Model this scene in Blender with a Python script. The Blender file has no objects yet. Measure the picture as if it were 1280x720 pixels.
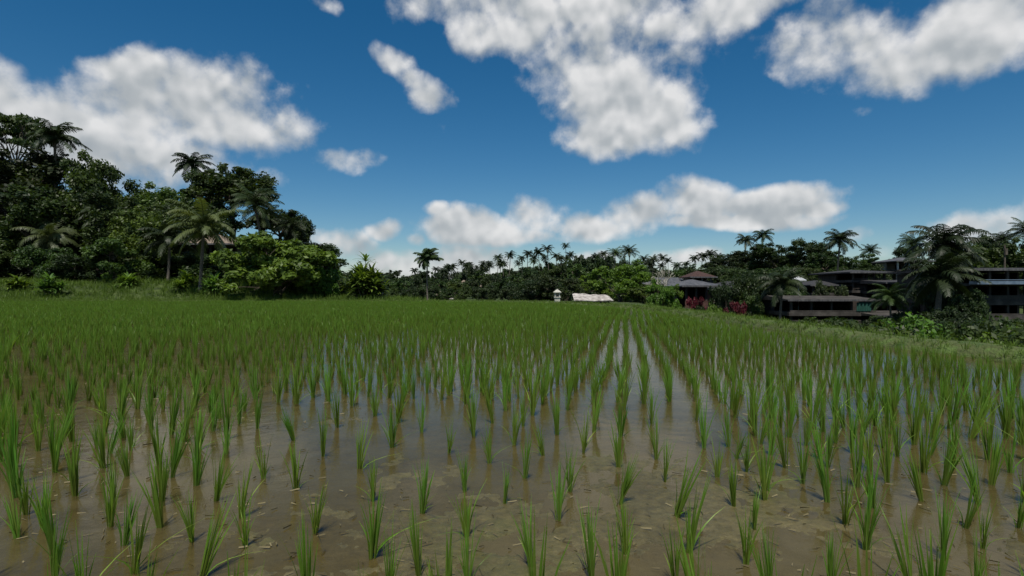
import bpy, math, random
import numpy as np
from mathutils import Vector, Matrix
rnd = random.Random(7)
rng = np.random.default_rng(7)
scene = bpy.context.scene
COL = scene.collection
F = 711.0; HZ = 363.0; CAMZ = 1.0
R = math.radians

def P(px, py, d):
    return Vector(((px-640)/F*d, d, CAMZ+(HZ-py)/F*d))

# ------------------------------------------------------------------ helpers
def tag(o, label=None, cat=None, group=None, kind=None):
    if label: o['label'] = label
    if cat: o['category'] = cat
    if group: o['group'] = group
    if kind: o['kind'] = kind
    return o

def link(o, parent=None):
    COL.objects.link(o)
    if parent is not None: o.parent = parent
    return o

def empty(name, loc, rz=0, s=(1, 1, 1)):
    o = bpy.data.objects.new(name, None)
    o.empty_display_size = .2
    o.location = loc; o.rotation_euler = (0, 0, rz); o.scale = s
    return link(o)

def np_mesh(name, verts, faces, mats, tint=None, smooth=False, matidx=None):
    """verts (n,3); faces: (m,k) array (all same k) or list of arrays"""
    me = bpy.data.meshes.new(name)
    verts = np.asarray(verts, dtype=np.float32)
    if not isinstance(faces, list): faces = [faces]
    faces = [np.asarray(f, dtype=np.int32) for f in faces if len(f)]
    loops = np.concatenate([f.ravel() for f in faces])
    totals = np.concatenate([np.full(len(f), f.shape[1], dtype=np.int32) for f in faces])
    starts = np.concatenate([[0], np.cumsum(totals)[:-1]]).astype(np.int32)
    me.vertices.add(len(verts)); me.vertices.foreach_set('co', verts.ravel())
    me.loops.add(len(loops)); me.loops.foreach_set('vertex_index', loops)
    me.polygons.add(len(totals))
    me.polygons.foreach_set('loop_start', starts)
    me.polygons.foreach_set('loop_total', totals)
    if matidx is not None: me.polygons.foreach_set('material_index', np.asarray(matidx, dtype=np.int32))
    if smooth: me.polygons.foreach_set('use_smooth', np.ones(len(totals), dtype=bool))
    if tint is not None:
        a = me.attributes.new('tint', 'FLOAT', 'POINT')
        a.data.foreach_set('value', np.asarray(tint, dtype=np.float32))
    for m in (mats if isinstance(mats, (list, tuple)) else [mats]): me.materials.append(m)
    me.update(calc_edges=True)
    return me

def obj(name, me, parent=None):
    return link(bpy.data.objects.new(name, me), parent)

class MB:
    def __init__(s): s.v = []; s.f = []
    def add(s, vs, fs):
        n = len(s.v); s.v += [tuple(v) for v in vs]; s.f += [tuple(i+n for i in f) for f in fs]
    def box(s, x0, x1, y0, y1, z0, z1):
        s.add([(x0,y0,z0),(x1,y0,z0),(x1,y1,z0),(x0,y1,z0),(x0,y0,z1),(x1,y0,z1),(x1,y1,z1),(x0,y1,z1)],
              [(0,3,2,1),(4,5,6,7),(0,1,5,4),(1,2,6,5),(2,3,7,6),(3,0,4,7)])
    def hip(s, x0, x1, y0, y1, z0, z1, inset=None, t=.12):
        """hip roof with an eave thickness t"""
        w = min(x1-x0, y1-y0)/2
        i = w*.92 if inset is None else inset
        ym = (y0+y1)/2
        s.box(x0, x1, y0, y1, z0-t, z0)
        xa, xb = x0+i, x1-i
        yd = .06
        s.add([(x0,y0,z0+.002),(x1,y0,z0+.002),(x1,y1,z0+.002),(x0,y1,z0+.002),(xa,ym-yd,z1),(xb,ym-yd,z1),(xb,ym+yd,z1),(xa,ym+yd,z1)],
              [(0,1,5,4),(1,2,6,5),(2,3,7,6),(3,0,4,7),(4,5,6,7)])
    def gable(s, x0, x1, y0, y1, z0, z1, t=.1):
        """one low ridge along x; closed"""
        ym = (y0+y1)/2
        s.add([(x0,y0,z0),(x1,y0,z0),(x1,y1,z0),(x0,y1,z0),(x0,ym,z1),(x1,ym,z1),
               (x0,y0,z0-t),(x1,y0,z0-t),(x1,y1,z0-t),(x0,y1,z0-t)],
              [(0,1,5,4),(2,3,4,5),(6,7,1,0),(8,9,3,2),(0,4,3),(1,2,5),(7,8,2,1),(9,6,0,3),(9,8,7,6)])
    def build(s, name, mat, parent=None, bevel=0):
        off = parent.location if parent is not None else Vector((0,0,0))
        me = bpy.data.meshes.new(name)
        me.from_pydata([(v[0]-off[0], v[1]-off[1], v[2]-off[2]) for v in s.v], [], s.f)
        me.materials.append(mat); me.update()
        o = obj(name, me, parent)
        return o

def tube(path, radii, n=7, cap=True):
    """returns verts, quads for a tube"""
    path = np.asarray(path, float); radii = np.asarray(radii, float)
    t = np.gradient(path, axis=0); t /= np.linalg.norm(t, axis=1)[:, None]+1e-9
    ref = np.array([1., .13, 0.])
    if abs(t[0] @ ref) > .9: ref = np.array([0., 1., .1])
    a = np.cross(t, ref); a /= np.linalg.norm(a, axis=1)[:, None]
    b = np.cross(t, a)
    ang = np.linspace(0, 2*np.pi, n, endpoint=False)
    V = path[:, None] + radii[:, None, None]*(np.cos(ang)[None, :, None]*a[:, None]+np.sin(ang)[None, :, None]*b[:, None])
    m = len(path)
    i = np.arange(m-1)[:, None]*n; j = np.arange(n)[None]; k = (j+1) % n
    Q = np.stack([i+j, i+k, i+n+k, i+n+j], -1).reshape(-1, 4)
    return V.reshape(-1, 3), Q

def merge(parts):
    vs = []; qs = []; ts = []; n = 0
    for p in parts:
        vs.append(p[0]); qs.append(np.asarray(p[1])+n); n += len(p[0])
        ts.append(p[2] if len(p) > 2 else np.zeros(len(p[0])))
    return np.concatenate(vs), np.concatenate(qs), np.concatenate(ts)

def vnoise(x, y, seed=0):
    """tileless value noise, vectorised"""
    xi = np.floor(x).astype(np.int64); yi = np.floor(y).astype(np.int64)
    fx = x-xi; fy = y-yi; fx = fx*fx*(3-2*fx); fy = fy*fy*(3-2*fy)
    def h(a, b):
        n = (a*374761393+b*668265263+seed*1442695041) & 0x7fffffff
        n = ((n ^ (n >> 13))*1274126177) & 0x7fffffff
        return ((n ^ (n >> 16)) & 0xffff)/65535.0
    return (h(xi, yi)*(1-fx)+h(xi+1, yi)*fx)*(1-fy)+(h(xi, yi+1)*(1-fx)+h(xi+1, yi+1)*fx)*fy
def fbm(x, y, oct=4, seed=0):
    s = 0; a = 1; t = 0
    for o in range(oct):
        s = s+a*vnoise(x*2**o+o*17.3, y*2**o-o*9.1, seed+o); t += a; a *= .5
    return s/t

# ------------------------------------------------------------------ materials
def mat_new(name):
    m = bpy.data.materials.new(name); m.use_nodes = True
    nt = m.node_tree; nt.nodes.clear()
    return m, nt
def N(nt, t, **kw):
    n = nt.nodes.new(t)
    for k, v in kw.items():
        if k == 'inp':
            for a, b in v.items(): n.inputs[a].default_value = b
        else: setattr(n, k, v)
    return n

def leaf_mat(name, dark, light, rough=.5, trans=.35, tip=None, objvar=.35, spec=.3):
    m, nt = mat_new(name); L = nt.links.new
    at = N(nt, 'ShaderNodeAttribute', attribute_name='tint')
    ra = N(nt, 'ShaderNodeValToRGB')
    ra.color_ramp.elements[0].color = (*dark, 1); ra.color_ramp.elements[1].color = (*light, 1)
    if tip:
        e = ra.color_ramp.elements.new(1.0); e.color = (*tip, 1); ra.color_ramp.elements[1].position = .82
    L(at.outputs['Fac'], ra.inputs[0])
    oi = N(nt, 'ShaderNodeObjectInfo')
    mr = N(nt, 'ShaderNodeMapRange', inp={3: 1-objvar, 4: 1+objvar}); L(oi.outputs['Random'], mr.inputs[0])
    mh = N(nt, 'ShaderNodeMath', operation='MULTIPLY', inp={1: 7.13}); L(oi.outputs['Random'], mh.inputs[0])
    fr = N(nt, 'ShaderNodeMath', operation='FRACT'); L(mh.outputs[0], fr.inputs[0])
    mr2 = N(nt, 'ShaderNodeMapRange', inp={3: .478, 4: .515}); L(fr.outputs[0], mr2.inputs[0])
    hs = N(nt, 'ShaderNodeHueSaturation'); L(ra.outputs[0], hs.inputs['Color']); L(mr.outputs[0], hs.inputs['Value']); L(mr2.outputs[0], hs.inputs['Hue'])
    pb = N(nt, 'ShaderNodeBsdfPrincipled', inp={'Roughness': rough, 'Specular IOR Level': spec})
    L(hs.outputs[0], pb.inputs['Base Color'])
    tr = N(nt, 'ShaderNodeBsdfTranslucent')
    g = N(nt, 'ShaderNodeMixRGB', blend_type='MULTIPLY', inp={0: 1.0, 2: (1.3, 1.35, .5, 1)}); L(hs.outputs[0], g.inputs[1]); L(g.outputs[0], tr.inputs[0])
    mx = N(nt, 'ShaderNodeMixShader', inp={0: trans}); L(pb.outputs[0], mx.inputs[1]); L(tr.outputs[0], mx.inputs[2])
    o = N(nt, 'ShaderNodeOutputMaterial'); L(mx.outputs[0], o.inputs[0])
    return m

def noisy_mat(name, c1, c2, scale=4, rough=.8, c3=None, stretch=(1, 1, 1), bump=.3, detail=6, spec=.3, bscale=None):
    m, nt = mat_new(name); L = nt.links.new
    tc = N(nt, 'ShaderNodeTexCoord'); mp = N(nt, 'ShaderNodeMapping'); mp.inputs['Scale'].default_value = stretch
    L(tc.outputs['Object'], mp.inputs[0])
    no = N(nt, 'ShaderNodeTexNoise', inp={'Scale': scale, 'Detail': detail, 'Roughness': .6}); L(mp.outputs[0], no.inputs['Vector'])
    ra = N(nt, 'ShaderNodeValToRGB'); cr = ra.color_ramp
    cr.elements[0].position = .35; cr.elements[0].color = (*c1, 1); cr.elements[1].position = .65; cr.elements[1].color = (*c2, 1)
    if c3: e = cr.elements.new(.5); e.color = (*c3, 1)
    L(no.outputs[0], ra.inputs[0])
    pb = N(nt, 'ShaderNodeBsdfPrincipled', inp={'Roughness': rough, 'Specular IOR Level': spec}); L(ra.outputs[0], pb.inputs['Base Color'])
    n2 = N(nt, 'ShaderNodeTexNoise', inp={'Scale': bscale or scale*4, 'Detail': 5}); L(mp.outputs[0], n2.inputs['Vector'])
    bu = N(nt, 'ShaderNodeBump', inp={'Strength': bump, 'Distance': .05}); L(n2.outputs[0], bu.inputs['Height']); L(bu.outputs[0], pb.inputs['Normal'])
    o = N(nt, 'ShaderNodeOutputMaterial'); L(pb.outputs[0], o.inputs[0])
    return m

M = {}
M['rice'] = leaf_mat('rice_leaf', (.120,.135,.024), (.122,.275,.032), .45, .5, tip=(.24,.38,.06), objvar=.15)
M['leafA'] = leaf_mat('leaf_deep_green', (.012,.028,.007), (.055,.090,.018), .5, .3)
M['leafB'] = leaf_mat('leaf_mid_green', (.018,.038,.008), (.080,.125,.022), .5, .32)
M['leafdark'] = leaf_mat('leaf_dark', (.010,.022,.007), (.042,.068,.018), .55, .3)
M['leafbright'] = leaf_mat('leaf_bright_green', (.045,.095,.012), (.120,.215,.026), .5, .4, objvar=.1)
M['palmdark'] = leaf_mat('palm_leaf_dark', (.010,.020,.007), (.026,.042,.013), .5, .15, spec=.25)
M['leafmid'] = leaf_mat('leaf_fresh_green', (.040,.085,.014), (.115,.210,.030), .5, .35, objvar=.12)
M['leafred'] = leaf_mat('leaf_crimson', (.05,.009,.011), (.12,.016,.024), .5, .3, objvar=.1)
M['palm'] = leaf_mat('palm_leaf', (.016,.030,.009), (.040,.064,.018), .5, .2, tip=(.075,.095,.04), spec=.25)
M['palmpale'] = leaf_mat('palm_leaf_pale', (.035,.055,.018), (.065,.09,.03), .5, .25, tip=(.12,.14,.06), spec=.3)
M['grass'] = leaf_mat('bank_grass', (.048,.092,.016), (.100,.180,.030), .5, .4, tip=(.16,.23,.06))
M['strap'] = leaf_mat('strap_leaf', (.042,.09,.016), (.13,.22,.035), .4, .35, objvar=.1)
M['straplight'] = leaf_mat('strap_leaf_light', (.07,.13,.03), (.13,.22,.05), .4, .35, objvar=.1)
M['bark'] = noisy_mat('bark', (.05,.04,.03), (.12,.10,.08), 6, .9, stretch=(1,1,.25), bump=.6)
M['palmbark'] = noisy_mat('palm_bark', (.07,.06,.05), (.16,.14,.115), 9, .9, stretch=(.4,.4,2.5), bump=.6)
M['palebark'] = noisy_mat('pale_bark', (.22,.20,.16), (.42,.40,.34), 7, .9, bump=.4)

def mud_mat():
    m, nt = mat_new('paddy_mud'); L = nt.links.new
    tc = N(nt, 'ShaderNodeTexCoord')
    n1 = N(nt, 'ShaderNodeTexNoise', inp={'Scale': 1.3, 'Detail': 8, 'Roughness': .62}); L(tc.outputs['Object'], n1.inputs['Vector'])
    r1 = N(nt, 'ShaderNodeValToRGB'); c = r1.color_ramp
    c.elements[0].position = .33; c.elements[0].color = (.064,.051,.017,1)
    c.elements[1].position = .68; c.elements[1].color = (.116,.095,.040,1)
    e = c.elements.new(.5); e.color = (.090,.074,.027,1)
    L(n1.outputs[0], r1.inputs[0])
    n2 = N(nt, 'ShaderNodeTexNoise', inp={'Scale': 22, 'Detail': 7, 'Roughness': .7}); L(tc.outputs['Object'], n2.inputs['Vector'])
    mr = N(nt, 'ShaderNodeMapRange', inp={1: .3, 2: .7, 3: .55, 4: 1.35}); L(n2.outputs[0], mr.inputs[0])
    mu = N(nt, 'ShaderNodeMixRGB', blend_type='MULTIPLY', inp={0: 1}); L(r1.outputs[0], mu.inputs[1]); L(mr.outputs[0], mu.inputs[2])
    # algae film patches
    n3 = N(nt, 'ShaderNodeTexNoise', inp={'Scale': .8, 'Detail': 9, 'Roughness': .68}); L(tc.outputs['Object'], n3.inputs['Vector'])
    r3 = N(nt, 'ShaderNodeMapRange', inp={1: .5, 2: .66, 3: 0, 4: .75}); L(n3.outputs[0], r3.inputs[0])
    mg = N(nt, 'ShaderNodeMixRGB', inp={2: (.085,.088,.018,1)}); L(r3.outputs[0], mg.inputs[0]); L(mu.outputs[0], mg.inputs[1])
    pb = N(nt, 'ShaderNodeBsdfPrincipled', inp={'Roughness': .38, 'Specular IOR Level': .5}); L(mg.outputs[0], pb.inputs['Base Color'])
    n4 = N(nt, 'ShaderNodeTexNoise', inp={'Scale': 30, 'Detail': 8, 'Roughness': .65}); L(tc.outputs['Object'], n4.inputs['Vector'])
    bu = N(nt, 'ShaderNodeBump', inp={'Strength': .7, 'Distance': .02}); L(n4.outputs[0], bu.inputs['Height']); L(bu.outputs[0], pb.inputs['Normal'])
    o = N(nt, 'ShaderNodeOutputMaterial'); L(pb.outputs[0], o.inputs[0])
    return m
def water_mat():
    m, nt = mat_new('paddy_water'); L = nt.links.new
    tc = N(nt, 'ShaderNodeTexCoord')
    n1 = N(nt, 'ShaderNodeTexNoise', inp={'Scale': 9, 'Detail': 4}); L(tc.outputs['Object'], n1.inputs['Vector'])
    bu = N(nt, 'ShaderNodeBump', inp={'Strength': .10, 'Distance': .02}); L(n1.outputs[0], bu.inputs['Height'])
    tr = N(nt, 'ShaderNodeBsdfTransparent', inp={0: (.93,.89,.78,1)})
    df = N(nt, 'ShaderNodeBsdfDiffuse', inp={0: (.100,.081,.033,1)})
    n2 = N(nt, 'ShaderNodeTexNoise', inp={'Scale': 2.2, 'Detail': 6}); L(tc.outputs['Object'], n2.inputs['Vector'])
    mr = N(nt, 'ShaderNodeMapRange', inp={1: .35, 2: .65, 3: .22, 4: .65}); L(n2.outputs[0], mr.inputs[0])
    m1 = N(nt, 'ShaderNodeMixShader'); L(mr.outputs[0], m1.inputs[0]); L(tr.outputs[0], m1.inputs[1]); L(df.outputs[0], m1.inputs[2])
    gl = N(nt, 'ShaderNodeBsdfGlossy', inp={'Roughness': .13, 'Color': (.84,.81,.76,1)}); L(bu.outputs[0], gl.inputs['Normal'])
    fr = N(nt, 'ShaderNodeFresnel', inp={'IOR': 1.29}); L(bu.outputs[0], fr.inputs['Normal'])
    m2 = N(nt, 'ShaderNodeMixShader'); L(fr.outputs[0], m2.inputs[0]); L(m1.outputs[0], m2.inputs[1]); L(gl.outputs[0], m2.inputs[2])
    o = N(nt, 'ShaderNodeOutputMaterial'); L(m2.outputs[0], o.inputs[0])
    return m
M['mud'] = mud_mat(); M['water'] = water_mat()
M['ground'] = noisy_mat('ground_cover', (.022,.034,.010), (.06,.085,.02), .9, .9, c3=(.035,.055,.012), bump=.8, bscale=14)
M['bank'] = noisy_mat('bank_earth', (.045,.080,.018), (.080,.125,.030), 3, .95, c3=(.070,.085,.028), bump=.8, bscale=25)

# ------------------------------------------------------------------ field outline and terrain
FIELD = np.array([(7.4,-25),(7.4,2),(7.3,8),(7.0,9.7),(6.75,11.6),(6.85,15),(7.1,24),(6.5,30),(4.4,38),(0,44),(-8,46.5),(-20,47.5),(-40,46.5),(-75,45),(-78,-25)])
def inside(x, y, poly=FIELD):
    c = np.zeros(np.shape(x), bool); n = len(poly)
    for i in range(n):
        x0, y0 = poly[i]; x1, y1 = poly[(i+1) % n]
        cond = ((y0 > y) != (y1 > y)) & (x < (x1-x0)*(y-y0)/((y1-y0) if y1 != y0 else 1e-9)+x0)
        c ^= cond
    return c
def edist(x, y, poly=FIELD):
    d = np.full(np.shape(x), 1e9); n = len(poly)
    for i in range(n):
        a = poly[i]; b = poly[(i+1) % n]; e = b-a
        t = np.clip(((x-a[0])*e[0]+(y-a[1])*e[1])/(e@e), 0, 1)
        d = np.minimum(d, np.hypot(x-a[0]-t*e[0], y-a[1]-t*e[1]))
    return d
def ss(a, b, x):
    t = np.clip((x-a)/(b-a), 0, 1); return t*t*(3-2*t)
def H(x, y):
    x = np.asarray(x, float); y = np.asarray(y, float)
    xb = 8.2+np.clip(y-30, 0, 60)*.14
    v = ss(0, 4.5, x-xb)
    h = -3.5*v+(fbm(x*.12, y*.12, 3, 5)-.5)*.5*ss(1, 6, edist(x, y))
    h = h+7.0*ss(64, 105, y)*ss(.22, .40, x/np.maximum(y, 1))*(1-ss(130, 200, y))
    left = ss(.26, .50, -x/np.maximum(y, 1))*(1-ss(130, 200, y))
    h = h+left*(1.8*ss(48.5, 57, y)+9*ss(58, 105, y))
    h = h-.8*ss(48, 80, y)*(1-left)*(1-v)
    r = np.hypot(x, y)
    h = h+12*ss(250, 700, r)*fbm(x*.004, y*.004, 3, 9)
    return h-.04
def Hp(x, y): return float(H(np.array([x]), np.array([y]))[0])

def grid_axis(lo, hi, fine_lo, fine_hi, step, grow=1.15):
    a = list(np.arange(fine_lo, fine_hi, step)); s = step
    while a[-1] < hi: s *= grow; a.append(a[-1]+s)
    s = step
    while a[0] > lo: s *= grow; a.insert(0, a[0]-s)
    return np.array(a)
gx = grid_axis(-1800, 1800, -80, 60, .8); gy = grid_axis(-1500, 2000, -27, 110, .8)
X, Y = np.meshgrid(gx, gy, indexing='xy')
ins = inside(X, Y)
Z = H(X, Y)
Z = np.where(ins, -.45, Z)
nx = len(gx); ny = len(gy)
i = np.arange(ny-1)[:, None]*nx; j = np.arange(nx-1)[None]
Q = np.stack([i+j, i+j+1, i+nx+j+1, i+nx+j], -1).reshape(-1, 4)
g = obj('ground', np_mesh('ground', np.stack([X, Y, Z], -1).reshape(-1, 3), Q, M['ground'], smooth=True))
tag(g, kind='structure')

# paddy mud: radial grid, finest in front of the camera
th = np.concatenate([np.linspace(-180, -64, 60, endpoint=False), np.linspace(-64, 64, 900, endpoint=False), np.linspace(64, 180, 60, endpoint=False)])
th = np.radians(th); rr = np.concatenate([[.02], np.geomspace(.5, 95, 520)])
TH, RR = np.meshgrid(th, rr, indexing='xy')
X = np.sin(TH)*RR; Y = np.cos(TH)*RR
_f = random.Random(12)
FP = [(_f.uniform(-4, 4), _f.uniform(1.6, 8), _f.uniform(0, 3.14)) for _ in range(70)]
def mudz(X, Y):
    big = fbm(X*.35+3, Y*.35, 3, 21)-.5
    med = fbm(X*1.6, Y*1.6, 4, 22)-.5
    sm = fbm(X*9, Y*9, 4, 23)-.5
    tiny = np.abs(fbm(X*26, Y*26, 3, 24)-.5)
    # a muddier, shallower strip on the left middle distance
    lump = np.exp(-(((X+8)/5)**2+((Y-10.5)/5)**2))*.006
    fp = np.zeros(np.shape(X))
    for k in range(70):
        a_ = FP[k]; dx = X-a_[0]; dy = Y-a_[1]; c_, s_ = math.cos(a_[2]), math.sin(a_[2])
        q_ = ((dx*c_+dy*s_)/.13)**2+((-dx*s_+dy*c_)/.055)**2
        fp = fp-.030*np.exp(-q_)
    return fp-.024+.040*big+.032*med+.020*sm-.012*tiny+lump+.017*np.exp(-((Y-1.8)/2.6)**2)*(Y > -3)
Z = mudz(X, Y)
nt_ = len(th); nr = len(rr)
i = np.arange(nr-1)[:, None]*nt_; j = np.arange(nt_)[None]; k = (j+1) % nt_
Q = np.stack([i+j, i+nt_+j, i+nt_+k, i+k], -1).reshape(-1, 4)
V = np.stack([X, Y, Z], -1).reshape(-1, 3)
cen = V[Q].mean(1)
Q = Q[inside(cen[:, 0], cen[:, 1])]
used = np.zeros(len(V), bool); used[Q.ravel()] = True
remap = np.cumsum(used)-1
mud = obj('mud', np_mesh('mud', V[used], remap[Q], M['mud'], smooth=True)); tag(mud, kind='structure')
me = bpy.data.meshes.new('water'); me.from_pydata([(x, y, 0) for x, y in FIELD], [], [tuple(range(len(FIELD)))]); me.materials.append(M['water'])
tag(obj('water', me), kind='structure')

# bank (bund) swept along the outline
def resample(poly, step):
    out = []
    n = len(poly)
    for a in range(n):
        p, q = poly[a], poly[(a+1) % n]; L = np.hypot(*(q-p)); m = max(1, int(L/step))
        for t in range(m): out.append(p+(q-p)*t/m)
    return np.array(out)
def smooth_poly(poly, it=2):
    for _ in range(it):
        n = len(poly); o = []
        for a in range(n):
            p, q = poly[a], poly[(a+1) % n]
            o += [p*.8+q*.2, p*.2+q*.8]
        poly = np.array(o)
    return poly
ring = resample(smooth_poly(FIELD), .25)
ring = ring+np.stack([fbm(ring[:, 0]*.3, ring[:, 1]*.3, 2, 3)-.5, fbm(ring[:, 0]*.3, ring[:, 1]*.3, 2, 4)-.5], -1)*.35
tan = np.roll(ring, -1, 0)-np.roll(ring, 1, 0); tan /= np.linalg.norm(tan, axis=1)[:, None]
nor = np.stack([tan[:, 1], -tan[:, 0]], -1)   # polygon runs counter-clockwise: outward
prof = [(-.42,-.30),(-.30,-.02),(-.20,.08),(-.08,.16),(.10,.18),(.28,.16),(.5,.05),(.8,-.3),(1.4,-1.2)]
V = []
for (o_, z_) in prof:
    p = ring+nor*o_
    V.append(np.column_stack([p, z_+(fbm(p[:, 0]*2.5, p[:, 1]*2.5, 3, 31)-.5)*.07]))
V = np.stack(V, 1); m = len(ring); k = len(prof)
i = np.arange(m)[:, None]; j = np.arange(k-1)[None]; i2 = (i+1) % m
Q = np.stack([i*k+j, i2*k+j, i2*k+j+1, i*k+j+1], -1).reshape(-1, 4)
tag(obj('field_bank', np_mesh('field_bank', V.reshape(-1, 3), Q, M['bank'], smooth=True)), kind='structure')

# ------------------------------------------------------------------ blades
def blades(n, hgt, spread, width, segs, r0=.012, curve=.5, rg=rng, hv=.25, lean=None):
    """bunch of grass blades rooted near 0; returns verts, quads, tint"""
    az = rg.uniform(0, 2*np.pi, n); h = hgt*(1+rg.uniform(-hv, hv*.6, n)); ln = np.abs(rg.normal(0, 1, n))*spread
    rot = rg.uniform(0, 2*np.pi, n)
    bx = np.cos(az)*r0*rg.uniform(0, 1, n); by = np.sin(az)*r0*rg.uniform(0, 1, n)
    t = np.linspace(0, 1, segs+1)[None]
    off = (ln[:, None]*h[:, None])*(t*(1-curve)+t**2.2*curve)
    z = h[:, None]*(t-.25*np.minimum(ln, 1)[:, None]*t**2)
    cx = bx[:, None]+np.cos(az)[:, None]*off; cy = by[:, None]+np.sin(az)[:, None]*off
    w = width*(1.0-t**2.2*.92)*(.55+.45*np.minimum(t*3, 1))*.5*rg.uniform(.7, 1.2, n)[:, None]
    dx = np.cos(rot)[:, None]*w; dy = np.sin(rot)[:, None]*w
    A = np.stack([cx-dx, cy-dy, z], -1); B = np.stack([cx+dx, cy+dy, z], -1)
    V = np.stack([A, B], 2).reshape(-1, 3)     # n, segs+1, 2
    i = np.arange(n)[:, None]*(segs+1)*2; j = np.arange(segs)[None]*2
    Q = np.stack([i+j, i+j+1, i+j+3, i+j+2], -1).reshape(-1, 4)
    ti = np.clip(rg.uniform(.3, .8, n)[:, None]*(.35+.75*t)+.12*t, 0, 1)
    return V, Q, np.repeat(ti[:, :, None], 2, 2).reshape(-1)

def scatter(protos, pts, rots, scl, name, mat, tv=.0, zoff=0):
    """merge many transformed copies of prototypes into one mesh"""
    VV = []; QQ = []; TT = []; n = 0
    pi = rng.integers(0, len(protos), len(pts))
    for k, (v, q, t) in enumerate(protos):
        s = pi == k
        if not s.any(): continue
        p = pts[s]; r = rots[s]; sc = scl[s]
        c = np.cos(r)[:, None]; sn = np.sin(r)[:, None]
        x = (v[None, :, 0]*c-v[None, :, 1]*sn)*sc[:, None]+p[:, None, 0]
        y = (v[None, :, 0]*sn+v[None, :, 1]*c)*sc[:, None]+p[:, None, 1]
        z = v[None, :, 2]*sc[:, None]+p[:, None, 2]
        W = np.stack([x, y, z], -1).reshape(-1, 3)
        qq = (q[None]+(np.arange(len(p))*len(v))[:, None, None]).reshape(-1, 4)+n
        tt = np.clip(t[None]+rng.normal(0, tv, len(p))[:, None], 0, 1).reshape(-1)
        VV.append(W); QQ.append(qq); TT.append(tt); n += len(W)
    return np_mesh(name, np.concatenate(VV), np.concatenate(QQ), mat, tint=np.concatenate(TT))

# ------------------------------------------------------------------ rice
near_px = [(348,503),(329,484),(392,497),(369,550),(404,570),(422,534),(440,507),(469,520),(449,585),(491,559),(498,528),(527,540),
 (552,500),(561,566),(582,505),(592,545),(604,493),(616,529),(632,513),(612,579),(330,598),(370,612),(394,666),(466,626),(466,697),
 (528,641),(524,722),(581,614),(583,672),(585,735),(630,629),(654,533),(643,556),(665,519),(678,505),(679,569),(696,543),(709,513),(746,518),
 (729,566),(742,540),(773,585),(776,545),(780,512),(820,574),(814,530),(805,505),(656,597),(698,650),(712,614),(774,630),(664,708),(740,728),(782,692),
 (831,602),(845,647),(860,690),(845,730),(896,596),(880,560),(870,525),(917,634),(942,662)]
meas = np.array([((px-640)/(py-HZ), F/(py-HZ)) for px, py in near_px])
rowa = R(11.5); rs, ks_ = .235, .262
I, J = np.meshgrid(np.arange(-420, 421), np.arange(-40, 300))
ph = rng.uniform(0, 1, 841)
lat = I*rs+rng.normal(0, .014, I.shape); lon = (J+ph[I+420])*ks_+rng.normal(0, .035, I.shape)
pts = np.stack([lat*math.cos(rowa)+lon*math.sin(rowa)-.03, -lat*math.sin(rowa)+lon*math.cos(rowa)], -1).reshape(-1, 2)
# rows wander a little, as hand-planted rows do
wob = np.stack([fbm(pts[:, 0]*.22, pts[:, 1]*.22, 2, 41)-.5, fbm(pts[:, 0]*.22, pts[:, 1]*.22, 2, 42)-.5], -1)*.22
pts = pts+wob
ang = np.degrees(np.arctan2(pts[:, 0], pts[:, 1]))
d = np.hypot(pts[:, 0], pts[:, 1])
ok = inside(pts[:, 0], pts[:, 1]) & (edist(pts[:, 0], pts[:, 1]) > .42) & (np.abs(ang) < 54) & (pts[:, 1] > .9)
pts = pts[ok]
ppx = 640+F*pts[:, 0]/pts[:, 1]; ppy = HZ+F*1/pts[:, 1]
inr = (ppx > 322) & (ppx < 900) & (ppy > 505) & (ppy < 745)
mind = np.min(np.hypot(pts[:, None, 0]-meas[None, :, 0], pts[:, None, 1]-meas[None, :, 1]), 1) if False else None
keep = ~inr
near = pts[:, 1] < 8
md = np.full(len(pts), 9.); idx = np.where(near)[0]
md[idx] = np.min(np.hypot(pts[idx][:, None, 0]-meas[None, :, 0], pts[idx][:, None, 1]-meas[None, :, 1]), 1)
keep &= md > .16
keep &= rng.uniform(0, 1, len(pts)) > .03
pts = np.concatenate([meas, pts[keep]])
d = np.hypot(pts[:, 0], pts[:, 1]); order = np.argsort(d); pts = pts[order]; d = d[order]
inview = np.abs(pts[:, 0]/pts[:, 1]) < .93
vis = inview & (pts[:, 1] > 1.75)
idx300 = np.where(vis)[0][:300]
mask = np.zeros(len(pts), bool); mask[idx300] = True
# drop the few unseen ones right under the camera
mask_rest = ~mask & ~((pts[:, 1] < 1.75) & inview & (d < 1.2))
protos = []
for k in range(18):
    nb = int(rng.integers(15, 27)); hh = rng.uniform(.22, .28)
    v, q, t = blades(nb, hh, .15, .0072, 5, .011, .6, hv=.4)
    v2, q2, t2 = blades(int(rng.integers(1, 5)), hh*.62, .75, .0060, 5, .012, .9)
    v, q, t = merge([(v, q, t), (v2, q2, np.clip(t2+.3, 0, 1))])
    v[:, 0] += v[:, 2]**1.3*rng.normal(0, .12)
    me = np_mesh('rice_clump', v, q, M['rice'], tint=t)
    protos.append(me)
for n_, ii in enumerate(idx300):
    o = bpy.data.objects.new('rice_clump', protos[rnd.randrange(18)])
    x, y = pts[ii]
    o.location = (x, y, min(0.0, float(mudz(np.array([x]), np.array([y]))[0]))-.008)
    o.rotation_euler = (rnd.gauss(0, .075), rnd.gauss(0, .075), rnd.uniform(0, 6.28))
    s = rnd.choice([.8, .9, .95, 1, 1.05, 1.12, 1.2])*(.96+.24*float(ss(2.8, 5.0, np.hypot(x, y)+abs(x)*.25))); o.scale = (s*rnd.uniform(.85, 1.2), s*rnd.uniform(.85, 1.2), s)
    link(o)
    tag(o, 'young green rice clump growing in the nearest rows of shallow muddy water', 'rice plant', 'rice clumps in the nearest rows of the paddy')
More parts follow.
